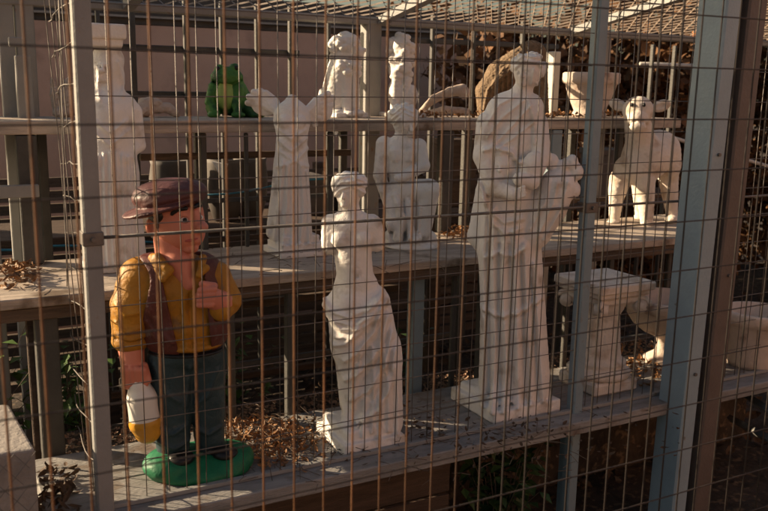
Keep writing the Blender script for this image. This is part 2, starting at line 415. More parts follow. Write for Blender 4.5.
#==CAGE==
cage = empty('wire_cage', (.33, YF, 0), 0, 'large welded wire cage with grey tube posts and lath roof around the statue shelves', 'cage')
def cbox(name, lo, hi, m, bev=.004): return wbox(name, lo, hi, m, cage, bev)
cbox('post', (.312, YF-.02, 0), (.352, YF+.02, 2.02), 'greypaint')
cbox('post', (1.815, YF-.02, 0), (1.853, YF+.02, 2.02), 'bluepaint')
cbox('post', (1.62, 3.18, 0), (1.69, 3.24, 1.80), 'greypaint')
cbox('post', (2.87, 3.18, 0), (2.93, 3.24, 1.80), 'greypaint')
cbox('post', (.305, 3.18, 0), (.365, 3.24, 1.80), 'greypaint')
cbox('top_beam', (.25, 3.175, 1.785), (5.0, 3.235, 1.815), 'greypaint')
cbox('top_beam', (.25, YF-.02, 1.99), (5.0, YF+.02, 2.03), 'greypaint')
def rod(name, pts, r, m, parent, n=8):
    mb = MB(); l = np.array(parent.location); mb.tube([np.array(p)-l for p in pts], r, n); return mb.build(name, m, parent, True)
rod('rail', [(.33, YF-.006, 1.186), (5, YF-.006, 1.178)], .0042, 'galv', cage)
cbox('bottom_rail', (.352, YF-.012, ZB+.001), (5.0, YF+.006, ZB+.012), 'greypaint', .001)
for (bx, bz) in ((.332, 1.186), (1.834, 1.182)):
    mb = MB(); l = np.array(cage.location); mb.box(tuple(np.array((bx-.024, YF-.0235, bz-.016))-l), tuple(np.array((bx+.024, YF+.0235, bz+.016))-l), .002)
    mb.tube([np.array((bx, YF-.024, bz))-l, np.array((bx, YF-.032, bz))-l], .006, 6); mb.build('clamp', 'galv', cage)
w = MB(); l = np.array(cage.location)
x = .385; i = 0
while x < 5.0:
    j = rng.randn()*.0025
    w.tube([np.array(p)-l for p in ((x+j, YF, ZB+.01), (x-j*.5+.002, YF+.002, 1.2), (x-j, YF, 1.99))], .0014, 5); x += .0515
for k in range(15):
    z = 1.614+.1*4-.1*k
    if z < ZB+.02 or z > 1.99: continue
    w.tube([np.array((xx, YF+.003*math.sin(xx*5+k), z+.0025*math.sin(xx*3+k*2)))-l for xx in np.arange(.35, 5.1, .12)], .0014, 5)
w.build('front_mesh', 'galv', cage, True)
# sagging left side mesh, tipped a few degrees
w = MB(); sh = -.085
for k in range(17):
    z = 1.93-.095*k
    y1 = 2.46+.10*max(0, (z-.9))
    w.tube([np.array((.332+.012*math.sin(y*9+k*.7)*(1 if .1 < y-YF < .4 else .3), y, z+sh*(y-YF)+.004*math.sin(k*3+y*20)))-l for y in np.linspace(YF+.02, y1, 8)], .0018, 5)
for k in range(9):
    y = YF+.05+.052*k
    w.tube([np.array((.332+.008*math.sin(z*5+k), y+.085*(z-1.0), z))-l for z in np.linspace(.45 if y < 2.43 else .98, 1.9, 12)], .0016, 5)
w.build('side_mesh', 'galv', cage, True)
# sloping roof: expanded metal lath in staggered rows on two bars
w = MB(); pitch = (2.03-1.815)/(3.2-YF); l = np.array(cage.location)
def roofz(y): return 2.034-pitch*(y-YF)
ny = 0; y = YF+.01
while y < 3.2:
    xx = .2+(ny % 2)*.036
    while xx < 5.0:
        z = roofz(y); j = rng.randn()*.0012; t = np.array((0, .0022, .0030))
        a = np.array((xx, y, z+.002+j))-l; b = np.array((xx+.036, y+.050, z+.002-.050*pitch-j))-l; c = np.array((xx+.072, y, z+.002+j))-l
        w.add([a-t, b-t, b+t, a+t], [(0,1,2,3)]); w.add([b-t, c-t, c+t, b+t], [(0,1,2,3)])
        xx += .072
    y += .050; ny += 1
w.build('roof_mesh', mat('lath_metal', (.20, .15, .115), .6, .3, 20), cage)
def purlin(u0, v0, u1, v1, m='greypaint'):
    a = onY(u0, v0, 3.15); xx = a[0]
    mb = MB()
    for (y0, y1) in ((YF+.02, 3.17),):
        za, zb = roofz(y0)-.052, roofz(y1)-.036; l = np.array(cage.location)
        vs = [(xx-.02,y0,za),(xx+.02,y0,za),(xx+.02,y1,zb),(xx-.02,y1,zb),(xx-.02,y0,za+.034),(xx+.02,y0,za+.034),(xx+.02,y1,zb+.03),(xx-.02,y1,zb+.03)]
        mb.add([np.array(q)-l for q in vs], [(0,3,2,1),(4,5,6,7),(0,1,5,4),(1,2,6,5),(2,3,7,6),(3,0,4,7)])
    mb.build('purlin', m, cage)
purlin(385, 18, 0, 0); purlin(577, 30, 0, 0); purlin(130, 12, 0, 0)

# ---- lattice at the back of the cage: thin uprights and cross bars
lat = empty('lattice_fence', (.4, 3.42, 0), 0, 'thin grey metal lattice of uprights and bars behind the top shelf', 'fence')
for u in (100, 134, 187, 222, 257, 290, 328, 431, 472, 520, 650, 672):
    q = onY(u, 80, 3.42); wd = .014 if u not in (134, 187) else .02
    wbox('upright', (q[0]-wd/2, 3.405, .3), (q[0]+wd/2, 3.43, 1.86 if u < 600 else 1.78), 'darkpaint' if u in (100, 187, 222, 431) else 'backpaint', lat)
for (u0, u1, v) in ((118, 300, 47), (118, 250, 94), (410, 560, 40)):
    a, b = onY(u0, v, 3.43), onY(u1, v, 3.43)
    wbox('cross_bar', (a[0], 3.432, a[2]-.012), (b[0], 3.45, a[2]+.012), 'darkpaint', lat)
q = onY(552, 60, 3.40)
tag(wbox('timber_post', (q[0]-.02, 3.36, 0), (q[0]+.022, 3.42, 1.72), 'pipe', None), 'stout cream post in sun standing behind the planter bowl', 'post')

#==GATE FRAME==
gf = empty('gate_frame', (2.206, 1.9, 0), 0, 'thick blue-grey and brown double gate frame standing upright at the right', 'gate frame')
wbox('post', (2.206, 1.902, 0), (2.272, 2.018, 2.2), 'gatepaint', gf, .006)
wbox('gap_strip', (2.274, 1.935, 0), (2.306, 1.99, 2.1), 'gapdark', gf, .002)  # dark strip standing in for the shaded gap between the two posts
wbox('post', (2.308, 1.902, 0), (2.392, 1.985, 2.1), 'brownpaint', gf, .006)
gf.rotation_euler = (0, .020, 0); gf.location.x -= .020*1.80
for o_, (x_, z_) in ((gf, (.033, .62)), (gf, (.033, 1.35)), (gf, (.143, .95))):
    w = MB(); w.tube([(x_, .0015, z_), (x_, -.006, z_)], .006, 6); w.build('bolt', 'galv', gf)

#==NEAR FENCE==
nfe = empty('mesh_fence', (0, 1.21, 0), 0, 'close brown wire mesh fence crossing the whole view in front of the cage', 'fence')
nf = MB(); x = -1.3-.0528*14
while x < 3.0:
    j = rng.randn()*.0015
    nf.tube([(x+j, 0, 0), (x, .001, .8), (x-j, 0, 2.6)], .0017, 8); x += .0528
nf.build('upright_wires', 'sunwire', nfe, True)
nf = MB()
for k in range(27):
    z = 2.6-.1*k-.0087
    nf.tube([(xx, -.0035+.002*math.sin(xx*4+k), z+.002*math.sin(xx*2.2+k)) for xx in np.arange(-2.07, 3.08, .15)], .00145, 8)
nf.build('level_wires', 'darkwire', nfe, True)

#==LEFT SIDE==
blk = MB()
pts = [onZ(-60, 404, .735)[:2], onZ(9, 404, .735)[:2], onZ(35, 449, .735)[:2], onZ(-60, 462, .735)[:2]]
vs = [(q[0], q[1], z) for z in (.0, .735) for q in pts]
blk.add(vs, [(0,1,2,3),(4,7,6,5),(0,4,5,1),(1,5,6,2),(2,6,7,3),(3,7,4,0)])
bo = blk.build('concrete_block', 'concrete'); tag(bo, 'pale concrete block with sunlit top at the bottom left corner', 'block')
md = bo.modifiers.new('b', 'BEVEL'); md.width = .006; md.segments = 2
# thin crossed diagonal lines over the block's face
nt_ = MB(); A = onZ(35, 449, .735); B = onZ(-60, 462, .735)
d = (B-A); Ln = np.linalg.norm(d[:2]); d = d/Ln; off = np.array((0, -.012, 0))
for k in range(-14, 16):
    for sg in (1, -1):
        a0 = k*.045; p0 = None
        pts = []
        for t in np.linspace(0, .42, 12):
            xx = a0+sg*t*.8
            if 0 <= xx <= Ln: pts.append(A+off+d*xx+np.array((0, 0, -t)))
        if len(pts) > 1: nt_.tube(pts, .0008, 4)
tag(nt_.build('crossed_lines', 'galv'), 'fine crossed diagonal lines over the face of the concrete block', 'netting')

lr = empty('steel_frame', (0, 2.9, 0), 0, 'worn upright frame with bright edges beyond the shelves at the far left', 'frame')
for (u, Y, wd) in ((9, 3.2, .05), (24, 3.1, .05), (-20, 3.0, .05)):
    q = onY(u, 80, Y); wbox('post', (q[0]-wd/2, Y-.02, .0), (q[0]+wd/2, Y+.02, 1.95 if u != 24 else 1.62), 'greypaint', lr)
a = onY(-30, 193, 2.86); b = onY(39, 193, 2.86); wbox('cross_bar', (a[0], 2.845, a[2]-.02), (b[0], 2.862, a[2]+.02), 'greypaint', lr)
a = onY(8, 42, 3.08); b = onY(24, 42, 3.08); wbox('cross_bar', (a[0], 3.05, a[2]-.015), (b[0], 3.075, a[2]+.015), 'greypaint', lr)

#==STATUES==
def world_box_local(fr, lo, hi): return (np.array(lo)-np.array([fr.P[0], fr.P[1], fr.Z]), np.array(hi)-np.array([fr.P[0], fr.P[1], fr.Z]))
def statue(name, fr, label, cat, group=None):
    return empty(name, tuple(fr.P), fr.rz, label, cat, group)

# ---- half-draped goddess without arms, bottom shelf
fr = Frame(367, 437, ZB); t = statue('goddess_statue', fr, 'white armless goddess statue with draped legs, on front shelf beside the leaf heap', 'statue', 'white plaster statues')
s = Sculpt(fr)
s.ell((349,189,0),(13,14,16),3).ell((349,184,2),(17,17,11),3,rot=-6).ell((352,186,12),(9,8,8),3).ell((338,190,-4),(4,8,7),2).ell((361,190,-4),(4,8,7),2)
s.ell((347,194,-3),(10,12,14),2).face((347,194,-3),12,-18,6).curls((350,184,2),(16,15,10),34,3.4,2,lambda d: d[2] > -.1)
s.cone((349,200,0),(351,217,0),8.5,10,5).ell((351,229,0),(25,15,19),5)
s.cone((331,224,0),(330,246,-2),9.5,8.5,4).cone((372,224,0),(377,243,0),9.5,8.5,4)
s.ell((341,240,-11),(9,8,8.5),3).ell((362,240,-11),(9,8,8.5),3)
s.cone((352,245,0),(355,275,0),18,17.5,6).ell((356,285,0),(21,16,17),6).ell((356,283,-10),(13,8,13),6).ell((357,277,-17.5),(1.6,2,2),1,sub=True)
s.ell((355,303,0),(30,20,13),5,rot=-6).cone((352,305,0),(352,345,-6),24,21,8).cone((368,305,2),(377,360,2),22,24,8)
s.cone((352,345,-8),(357,400,-2),18,17,8).cone((377,350,2),(380,420,0),24,23,8).cone((365,370,4),(370,424,4),26,27,8)
s.cone((352,404,-10),(348,424,-16),8,7,4).ell((347,425,-20),(6,12,5),3)
lo, hi = world_box_local(fr, (.997, 2.057, ZB), (1.196, 2.262, ZB+.035)); s.box(lo, hi, .004)
lo, hi = world_box_local(fr, (1.012, 2.075, ZB+.03), (1.185, 2.25, ZB+.066)); s.box(lo, hi, .008, 2)
s.lines([[(323,296),(333,306),(350,310),(368,302),(383,290)],[(324,303),(336,314),(352,317),(372,309),(386,298)],[(328,312),(342,322),(360,320),(380,310)]], 3.0, 2.6)
s.lines([[(382,300),(374,325),(356,345),(345,352)],[(387,312),(380,340),(362,362),(346,372)],[(391,328),(386,355),(368,382),(350,392)],[(378,296),(364,322),(346,335),(334,338)],
         [(394,345),(391,375),(378,400),(358,412)],[(372,300),(352,328),(337,330)]], 3.2, 2.6)
s.lines([[(384,306),(377,333),(359,354)],[(389,320),(383,348),(365,372)],[(392,337),(388,366),(373,392)]], -1.8, 2.0)
s.lines([[(362,345),(356,372),(354,400)],[(372,340),(374,380),(372,420)],[(383,340),(388,380),(388,422)],[(396,360),(398,392),(397,424)],[(365,390),(363,422)],[(380,390),(380,424)]], 2.2, 2.0)
s.lines([[(367,350),(364,390)],[(378,345),(381,385)],[(391,365),(393,420)]], -1.5, 1.8)
s.lines([[(333,184),(340,176),(352,174),(364,180)],[(333,190),(341,181),(353,179),(366,186)],[(334,196),(340,188),(352,184),(366,192)]], 1.2, 1.1)
s.func(bumps(150, .0006, 3))
s.build('figure', 'plaster', t, .0026)

# ---- robed figure with a horn of plenty, bottom shelf
fr = Frame(512, 405, ZB); t = statue('robed_statue', fr, 'tallest white robed statue, holding a horn of plenty, beside the slim cage post', 'statue', 'white plaster statues')
s = Sculpt(fr)
s.ell((528,71,-2),(13,14,16),3).face((526,72,-3),12.5,-20,8).curls((529,66,1),(15,15,13),46,3.6,3,lambda d: d[2] > .1 or d[1] > .2 or abs(d[0]) > .8)
s.cone((525,84,0),(520,98,0),8.5,11,4).ell((514,112,0),(25,18,20),7).ell((511,140,0),(27,20,32),8,rot=-4).ell((498,116,-4),(13,15,20),6,rot=14).ell((533,116,-2),(11,13,20),5)
s.ell((502,166,-20),(10,10,13),2).face((502,167,-20),10,-12,10).curls((502,162,-17),(11,9,12),26,2.6,5,lambda d: d[2] > .15)
s.chain([(489,124,-8),(485,156,-16),(495,188,-26),(514,194,-34)],[12,11,8.5,6.5],3)
s.chain([(538,124,-4),(541,156,-12),(532,182,-26),(519,179,-34)],[9.5,9,7,6],3)
for k in range(4): s.cone((517+k*.4,190+k*2.6,-38),(524+k*.3,187+k*2.8,-39),1.9,1.5,.6)
s.ell((531,168,-22),(10,9,16),3,rot=18)
s.cone((507,180,0),(507,250,0),26,27,10).cone((507,250,0),(511,330,0),28,28,8).cone((511,330,0),(513,392,0),28,31,8)
s.cone((485,190,0),(478,236,2),9,10,7).cone((478,236,2),(487,256,2),10,6,5).cone((495,250,-8),(495,385,-12),12,16,7).cone((528,250,-4),(534,385,-6),13,16,7)
s.cone((500,385,-22),(498,395,-30),8,7,4).ell((482,394,-14),(9,11,6),4)
s.chain([(526,246,-8),(535,232,-8),(548,208,-8),(558,186,-8)],[12,15,17,17],5)
for (a_, b_) in ((552,162),(562,168),(572,163),(577,172),(574,190),(556,176)): s.ell((a_,b_,-8),(6,7,8),4)
s.ell((566,164,-8),(5,7,6),1.5)
lo, hi = world_box_local(fr, (1.524, 2.066, ZB), (1.79, 2.325, ZB+.045)); s.box(lo, hi, .006)
lo, hi = world_box_local(fr, (1.545, 2.085, ZB+.04), (1.77, 2.305, ZB+.07)); s.box(lo, hi, .012, 2)
s.lines([[(487,200),(484,250),(486,310),(484,390)],[(495,205),(494,260),(496,330),(494,392)],[(505,225),(504,290),(507,350),(505,392)],[(515,228),(517,290),(518,350),(519,392)],
         [(525,240),(527,300),(530,350),(531,392)],[(534,260),(538,320),(543,392)]], 3.0, 2.6)
s.lines([[(490,240),(489,300),(490,385)],[(500,240),(499,300),(501,390)],[(510,240),(511,300),(512,392)],[(521,250),(523,300),(525,390)],[(531,265),(534,320),(538,390)]], -2.4, 2.0)
s.lines([[(484,302),(500,308),(520,304),(540,294)],[(488,252),(500,246),(512,250),(525,242)],[(486,148),(497,146),(512,150),(520,160)],[(480,180),(490,205),(505,218),(522,215)],[(484,195),(494,218),(506,228),(520,224)]], 3.0, 2.4)
s.lines([[(486,308),(500,313),(522,309),(541,299)]], -2.5, 1.8)
s.lines([[(489,122),(500,104),(514,97)],[(489,136),(504,116),(524,100)],[(492,146),(512,126),(530,106)],[(528,98),(534,118),(534,142)],[(500,146),(518,134),(533,122)]], 1.3, 1.5)
s.lines([[(516,62),(524,56),(536,58)],[(515,68),(524,61),(538,64)],[(541,66),(544,80)],[(537,84),(540,92)],[(534,70),(532,84)]], 1.5, 1.4)
s.lines([[(538,232),(552,200),(556,180)],[(544,236),(560,206),(567,180)],[(530,225),(545,198),(549,176)]], 1.6, 1.6)
s.func(bumps(130, .0007, 9))
s.build('figure', 'plaster', t, .003)

# ---- winged headless victory, middle shelf
fr = Frame(296, 253, ZM); t = statue('winged_statue', fr, 'white headless winged statue on a stepped plinth on the middle shelf', 'statue', 'white plaster statues')
s = Sculpt(fr)
s.cone((292,100,0),(292,106,0),5.5,8,3).ell((292,120,0),(18,13,20),6).cone((292,135,0),(291,165,0),15,16,7).cone((291,165,0),(290,215,0),16,17,8).cone((290,215,0),(291,236,0),17,17,6)
s.ell((285,122,-10),(7,6,7),3).ell((299,122,-10),(7,6,7),3).cone((297,170,-6),(303,235,-8),9,9,6).cone((282,170,-2),(274,232,2),8,8,6)
s.ell((264,105,11),(13,3.6,10.5),3,rot=18).ell((321,109,9),(11,3.6,12.5),3,rot=-38)
for i_, (a_, b_) in enumerate(((248,103),(249,97),(254,92),(260,91),(266,93),(271,98))): s.chain([(279,113,2),((279+a_)/2,(106+b_)/2,9),(a_,b_,12-i_)],[4,4.2,3.2],1.0)
for i_, (a_, b_) in enumerate(((333,98),(332,105),(327,113),(321,119),(315,124),(328,94))): s.chain([(305,113,2),((305+a_)/2,(108+b_)/2,6),(a_,b_,12-i_)],[4,4.2,3.2],1.0)
s.box((-.090,-.085,0),(.100,.085,.022),.003); s.box((-.078,-.072,.018),(.088,.075,.044),.003); s.box((-.062,-.058,.040),(.066,.06,.070),.005)
s.lines([[(280,130),(292,138),(305,130)],[(279,140),(292,150),(306,138)],[(280,150),(295,160),(308,148)],[(278,165),(296,160),(308,166)]], 1.6, 1.8)
s.lines([[(283,160),(280,200),(274,238)],[(288,165),(287,205),(283,240)],[(294,165),(296,205),(292,240)],[(301,165),(304,205),(300,240)],[(307,170),(309,205),(309,240)]], 2.2, 1.8)
s.lines([[(248,100),(258,110)],[(254,96),(266,110)],[(262,94),(272,108)],[(330,98),(318,114)],[(324,94),(311,110)],[(334,108),(322,120)]], 1.0, 1.2)
s.func(bumps(140, .0006, 4))
s.build('figure', 'plaster', t, .0036)

# ---- seated bather, middle shelf
fr = Frame(412, 246, ZM); t = statue('bather_statue', fr, 'white nude bather statue crouching on a rock, right of the winged statue', 'statue', 'white plaster statues')
s = Sculpt(fr)
s.ell((405,121,-2),(12,13,13.5),3,rot=12).ell((403,116,3),(14,14,11),3).ell((393,117,6),(6,8,7),3).face((406,122,-3),11,28,28).curls((403,115,3),(13,13,10),36,3.0,7,lambda d: d[2] > -.1)
s.cone((403,130,0),(401,140,0),6.5,8,4).ell((401,149,0),(18.5,12,13),6).cone((401,155,0),(402,183,2),14,12.5,6).ell((404,192,3),(18,15,12),5).cone((395,152,-9),(396,158,-10),6,5,2).cone((409,152,-9),(409,158,-10),6,5,2)
s.chain([(384,144,0),(380,176,-3),(388,203,-10)],[8,6.5,5],3).ell((391,208,-12),(5.5,5,6),3)
s.chain([(419,146,0),(423,166,-6),(403,177,-15)],[7.5,6.5,4.5],3).ell((399,178,-17),(5,4,4),2)
s.chain([(400,190,-4),(429,190,-12),(424,232,-10)],[12,10.5,7],4).ell((416,238,-18),(6,12,5),3)
s.chain([(395,194,-2),(396,222,-12),(416,228,-2)],[12,9.5,6],4)
s.ell((410,228,10),(20,16,16),5).ell((408,214,-5),(13,9,18),4).chain([(396,196,-14),(400,214,-19),(398,238,-16)],[4,4,5],2).chain([(408,198,-14),(409,216,-17),(412,238,-16)],[3,3.5,4],2).ell((392,238,-2),(9,12,9),4).ell((428,239,2),(9,14,9),4).ell((411,245,0),(28,24,8),3)
s.lines([[(398,200),(404,215),(400,236)],[(410,200),(412,215),(408,238)],[(388,220),(390,240)],[(420,205),(418,228)]], 1.6, 1.6)
s.lines([[(393,114),(402,107),(414,112)],[(392,119),(402,111),(415,117)],[(394,124),(400,117)]], 1.0, 1.0)
s.func(bumps(120, .0008, 6))
s.build('figure', 'plaster', t, .0028)

# ---- tall column woman with capital behind the left post
fr = Frame(112, 268, ZM); t = statue('column_statue', fr, 'tall white veiled woman statue under a square capital, just right of the left cage post', 'statue', 'white plaster statues')
s = Sculpt(fr)
s.ell((108,66,0),(12,13,18),3).ell((108,60,3),(15,15,15),3).face((106,68,-3),12.5,-14,2).ell((117,76,3),(7,10,16),4).ell((97,76,3),(7,10,16),4)
s.cone((108,80,0),(110,96,0),10,13,5).ell((111,110,0),(26,16,20),8).cone((110,115,0),(112,175,0),24,24,10).cone((112,175,0),(118,255,0),25,27,10)
s.chain([(134,112,0),(138,145,0),(122,158,-18)],[8,7,6],4).chain([(86,112,0),(84,145,0),(100,160,-18)],[8,7,6],4)
s.cone((108,50,0),(108,40,0),12,14,3)
hw = 22*fr.s; zc = fr.p(108,46)[2]; s.box((-.052,-.052,zc-.005),(.052,.052,zc+.018),.006,rz=-fr.rz); s.box((-.062,-.062,zc+.018),(.062,.062,zc+.062),.006,rz=-fr.rz)
s.box((-.085,-.08,0),(.085,.08,.03),.004); 
s.lines([[(u_,150+abs(u_-112)*.3),(u_+1,200),(u_+4,262)] for u_ in range(92,140,6)], 2.0, 1.7)
s.lines([[(95,120),(110,132),(126,120)],[(94,130),(110,144),(130,128)],[(100,100),(98,88),(99,70)],[(122,96),(124,84),(118,62)]], 1.6, 1.6)
s.func(bumps(110, .0006, 8))
s.build('figure', 'plaster', t, .0042)

# ---- two seated lions, top shelf
def lion(fr, pts_shift, label, narrow):
    t = statue('lion_statue', fr, label, 'statue', 'white seated lions')
    s = Sculpt(fr); du, dv = pts_shift
    if not narrow:
        q = lambda u, v, d=0: (u+du, v+dv, d)
        s.ell(q(350,46,-2),(11,12,12),3).ell(q(358,52,-6),(6.5,7,5.5),2).ell(q(364,50,-8),(2.6,3,2.2),1).ell(q(359,58,-6),(5,5,3),1.5).cone(q(352,42,-11),q(359,43,-9),2.2,1.8,1).ell(q(354,46,-12),(2,2,1.6),.5).ell(q(345,36,-2),(3.5,3,3.5),1)
        s.ell(q(344,66),(14,13,20),5).curls(q(345,50,1),(13,13,15),60,4.2,1,lambda d: d[0] < .5,2.6).curls(q(346,68,-1),(13,13,18),50,4.2,2,None,2.6)
        s.cone(q(342,72),q(337,96,2),15,16,6).ell(q(335,102,2),(15,15,13),3).cone(q(353,75,-6),q(355,112,-8),6,4.6,2).cone(q(345,78,-10),q(347,112,-12),5.5,4.6,2)
        s.ell(q(358,113,-10),(6.5,7,3.6),1).ell(q(350,114,-14),(6.5,7,3.6),1).ell(q(338,113,-10),(9,7,4),1.5).chain([q(324,108,6),q(320,100,8),q(322,92,8)],[2.6,2.4,3.2],1.5)
        rel = []
    else:
        q = lambda u, v, d=0: (u+du, v+dv, d)
        s.ell(q(402,47,-3),(9.5,11,11),3).ell(q(404,53,-10),(5.5,6.5,5),1.5).ell(q(405,50,-15),(2.3,2,1.8),1).cone(q(399,43,-12),q(402,44,-13),1.8,1.6,1).cone(q(407,43,-12),q(410,44,-10),1.8,1.6,1).ell(q(404,58,-9),(4.2,5,2.6),1)
        s.ell(q(400,68),(11.5,12,19),5).curls(q(401,50,1),(11,12,15),56,3.8,4,lambda d: d[1] > -.5,2.6).curls(q(401,68,-1),(11,12,18),50,3.8,6,None,2.6)
        s.ell(q(400,93),(12.5,14,16),4).ell(q(411,96,-5),(7,9,11),2).cone(q(397,80,-9),q(394,112,-11),5,4.2,2).cone(q(406,80,-8),q(405,112,-10),5,4.2,2).ell(q(393,113,-14),(5.5,7,3.6),1).ell(q(405,113,-14),(5.5,7,3.6),1).ell(q(413,112,-8),(5,7,4),1)
        rel = []
    s.lines(rel, 1.8, 1.5)
    s.box((-.075,-.07,0),(.075,.07,.018),.003)
    s.func(bumps(190, .0010, 11+narrow))
    return s.build('figure', 'plaster', t, .0028)
lion(Frame(346, 117, ZU), (0, 0), 'white seated lion statue with shaggy mane facing right on the top shelf', 0)
lion(Frame(402, 117, ZU), (0, 0), 'narrow white seated lion statue on the top shelf behind the bather head', 1)

# ---- lamb, middle shelf right
fr = Frame(645, 222, ZM); t = statue('lamb_statue', fr, 'cream lamb statue with spread ears standing on the middle shelf at right', 'statue')
s = Sculpt(fr)
s.ell((638,111,-22),(14.5,14,14),4).ell((638,119,-31),(9.5,11,9),3).ell((638,126,-37),(8,6,5.5),2).ell((634.5,121,-41),(1.3,2,1.2),.6,sub=True).ell((641.5,121,-41),(1.3,2,1.2),.6,sub=True)
s.cone((637,120,-14),(642,150,-2),12,16,8).ell((646,158,2),(24,24,22),8).ell((658,152,22),(22,24,22),8).ell((640,168,-8),(20,16,18),6)
s.cone((618,180,-6),(614,222,-10),9,5,4).cone((645,180,-14),(647,228,-18),10,5.6,4).cone((668,175,26),(672,216,24),10.5,5.4,4).cone((640,182,22),(640,214,22),9,5,4)
s.cone((625,168,-6),(618,190,-8),11,9,5).ell((672,165,20),(9,12,16),5)
s.ell((613,224,-14),(7,9,4.5),2).ell((647,230,-22),(8,9,4.5),2).ell((672,219,20),(7,8,4),2).ell((640,217,18),(6,8,4),2)
s.lines([[(631,124),(634,120),(640,119),(645,121),(647,124)]], -.6, 1.0)
s.func(bumps(170, .0012, 21))
s.build('body', 'plaster_old', t, .004)
for (c0, c1, c2, rt) in (((618,105,-18),(627,108,-20),0,1),((661,106,-18),(650,108,-20),0,-1)):
    e = Sculpt(fr); e.ell(c0,(9,3,5.6),2,rot=20*rt).cone(c0,c1,2.6,2.6,2).ell((c0[0],c0[1]+.5,c0[2]-3.4),(6.2,1.8,3.2),1,rot=20*rt,sub=True); e.build('ear', 'plaster_old', t, .0028)
for c0 in ((632,105,-33.5),(644,105,-33.5)):
    e = Sculpt(fr); e.ell(c0,(1.6,2.6,2.0),1); e.build('eye', 'black', t, .002)

# ---- frog, top shelf
fr = Frame(231, 117, ZU); t = statue('frog_figure', fr, 'green frog garden figure sitting upright on the top shelf', 'figurine')
s = Sculpt(fr)
s.ell((227,78,-2),(16,15,11),4).ell((220,70,-4),(5.5,6,5.5),2).ell((234,69,-4),(5.5,6,5.5),2).ell((229,96,0),(20,16,19),6).ell((240,104,4),(15,15,15),5)
s.chain([(214,88,-6),(210,102,-10),(215,114,-16)],[6,5,5],3).chain([(238,90,-10),(236,104,-14),(238,114,-18)],[5.5,4.5,4.5],3)
s.ell((214,107,0),(8,12,11),3).ell((252,110,-2),(12,12,9),3).ell((213,115,-16),(6,7,3),2).ell((238,115,-18),(7,7,3),2).ell((256,115,-8),(9,9,3.5),2)
s.lines([[(214,82),(222,85),(232,85),(241,80)]], -1.6, 1.3); s.func(bumps(150, .0015, 31))
s.build('body', 'frog', t, .003)
for c0 in ((218,69,-8),(236,68,-8)):
    e = Sculpt(fr); e.ell(c0,(2.6,2.6,2.8),1); e.build('eye', 'black', t, .002)
e = Sculpt(fr); e.ell((226,96,-9),(11,9,14),3); e.build('belly', 'frogl', t, .003)

# ---- painted boy figure with cap and bottle
fr = Frame(199, 468, ZB); t = statue('cap_man_figure', fr, 'painted man figure with maroon cap, mustard shirt and waistcoat, holding a bottle', 'figurine')
def S_(): return Sculpt(fr)
e = S_(); e.ell((199,463,2),(53,44,15),3).ell((170,463,-8),(26,28,14),6).ell((230,457,2),(24,30,14),6); e.func(bumps(70, .002, 41)); e.build('base', 'greenbase', t, .004)
e = S_(); e.ell((187,352,0),(36,24,16),5).cone((170,358,0),(172,400,0),21,19,7).cone((172,400,0),(173,446,-2),19,16,6).cone((206,358,2),(207,398,4),20,17.5,7).cone((207,398,4),(210,444,6),17,14.5,6)
e.lines([[(155,360),(165,385),(180,395)],[(190,360),(188,385),(186,400)],[(218,365),(208,390),(196,400)],[(158,420),(172,427),(186,420)],[(160,436),(174,441),(188,436)],[(196,425),(208,430),(221,424)]], 1.8, 2.4); e.func(bumps(60, .0015, 43)); e.build('trousers', 'trouser', t, .0038, clip=False)
for (a_, b_, d0) in ((172, 455, -6), (216, 450, 2)):
    e = S_(); e.ell((a_-2,b_-1,d0),(12,14,8),3).ell((a_+9,b_+3,d0-12),(13,13,7),4,yaw=-45); e.box((-9,-9,-9),(-8.9,-8.9,-8.9)) if False else None; e.build('shoe', 'black', t, .003, clip=False)
def torso(e, g=0):
    e.ell((174,292,0),(46+g,25+g,36+g),6).ell((185,325,0),(38+g,25+g,30+g),8).ell((176,270,0),(38+g,20+g,16+g),6); return e
e = torso(S_()); e.cone((140,278,0),(134,306,-2),20,21,8).cone((134,306,-2),(131,336,-2),21,18,6).ell((131,341,-2),(18,17,8),3)
e.cone((214,276,0),(226,300,-6),16,15,6).cone((226,300,-6),(221,309,-18),14,12,5)
e.ell((187,343,-3),(35,24,7),4)
e.lines([[(118,300),(128,308),(140,306)],[(117,318),(128,326),(142,322)],[(120,331),(132,334),(146,331)],[(226,290),(236,300)],[(184,290),(186,340)]], 1.6, 2.2)
e.lines([[(190,288),(192,342)],[(117,334),(131,337),(147,334)]], -1.4, 1.5)
e.func(bumps(70, .0012, 45)); e.build('shirt', 'shirt', t, .0036, clip=False)
e = S_(); e.cone((153,258,-12),(163,279,-29),4.5,3.2,3).cone((163,279,-29),(170,270,-27),2.8,4,3).cone((158,258,-16),(166,268,-26),5,4,4); e.build('collar', 'shirt', t, .003, clip=False)
e = S_(); e.cone((203,258,-14),(199,275,-27),4,3,3).cone((199,275,-27),(206,268,-23),2.8,3.6,3); e.build('collar', 'shirt', t, .003, clip=False)
e = S_(); e.cone((172,240,0),(176,264,-2),17,18,5).cone((178,262,-12),(188,284,-18),13,7,5); e.build('neck', 'skin', t, .0034, clip=False)
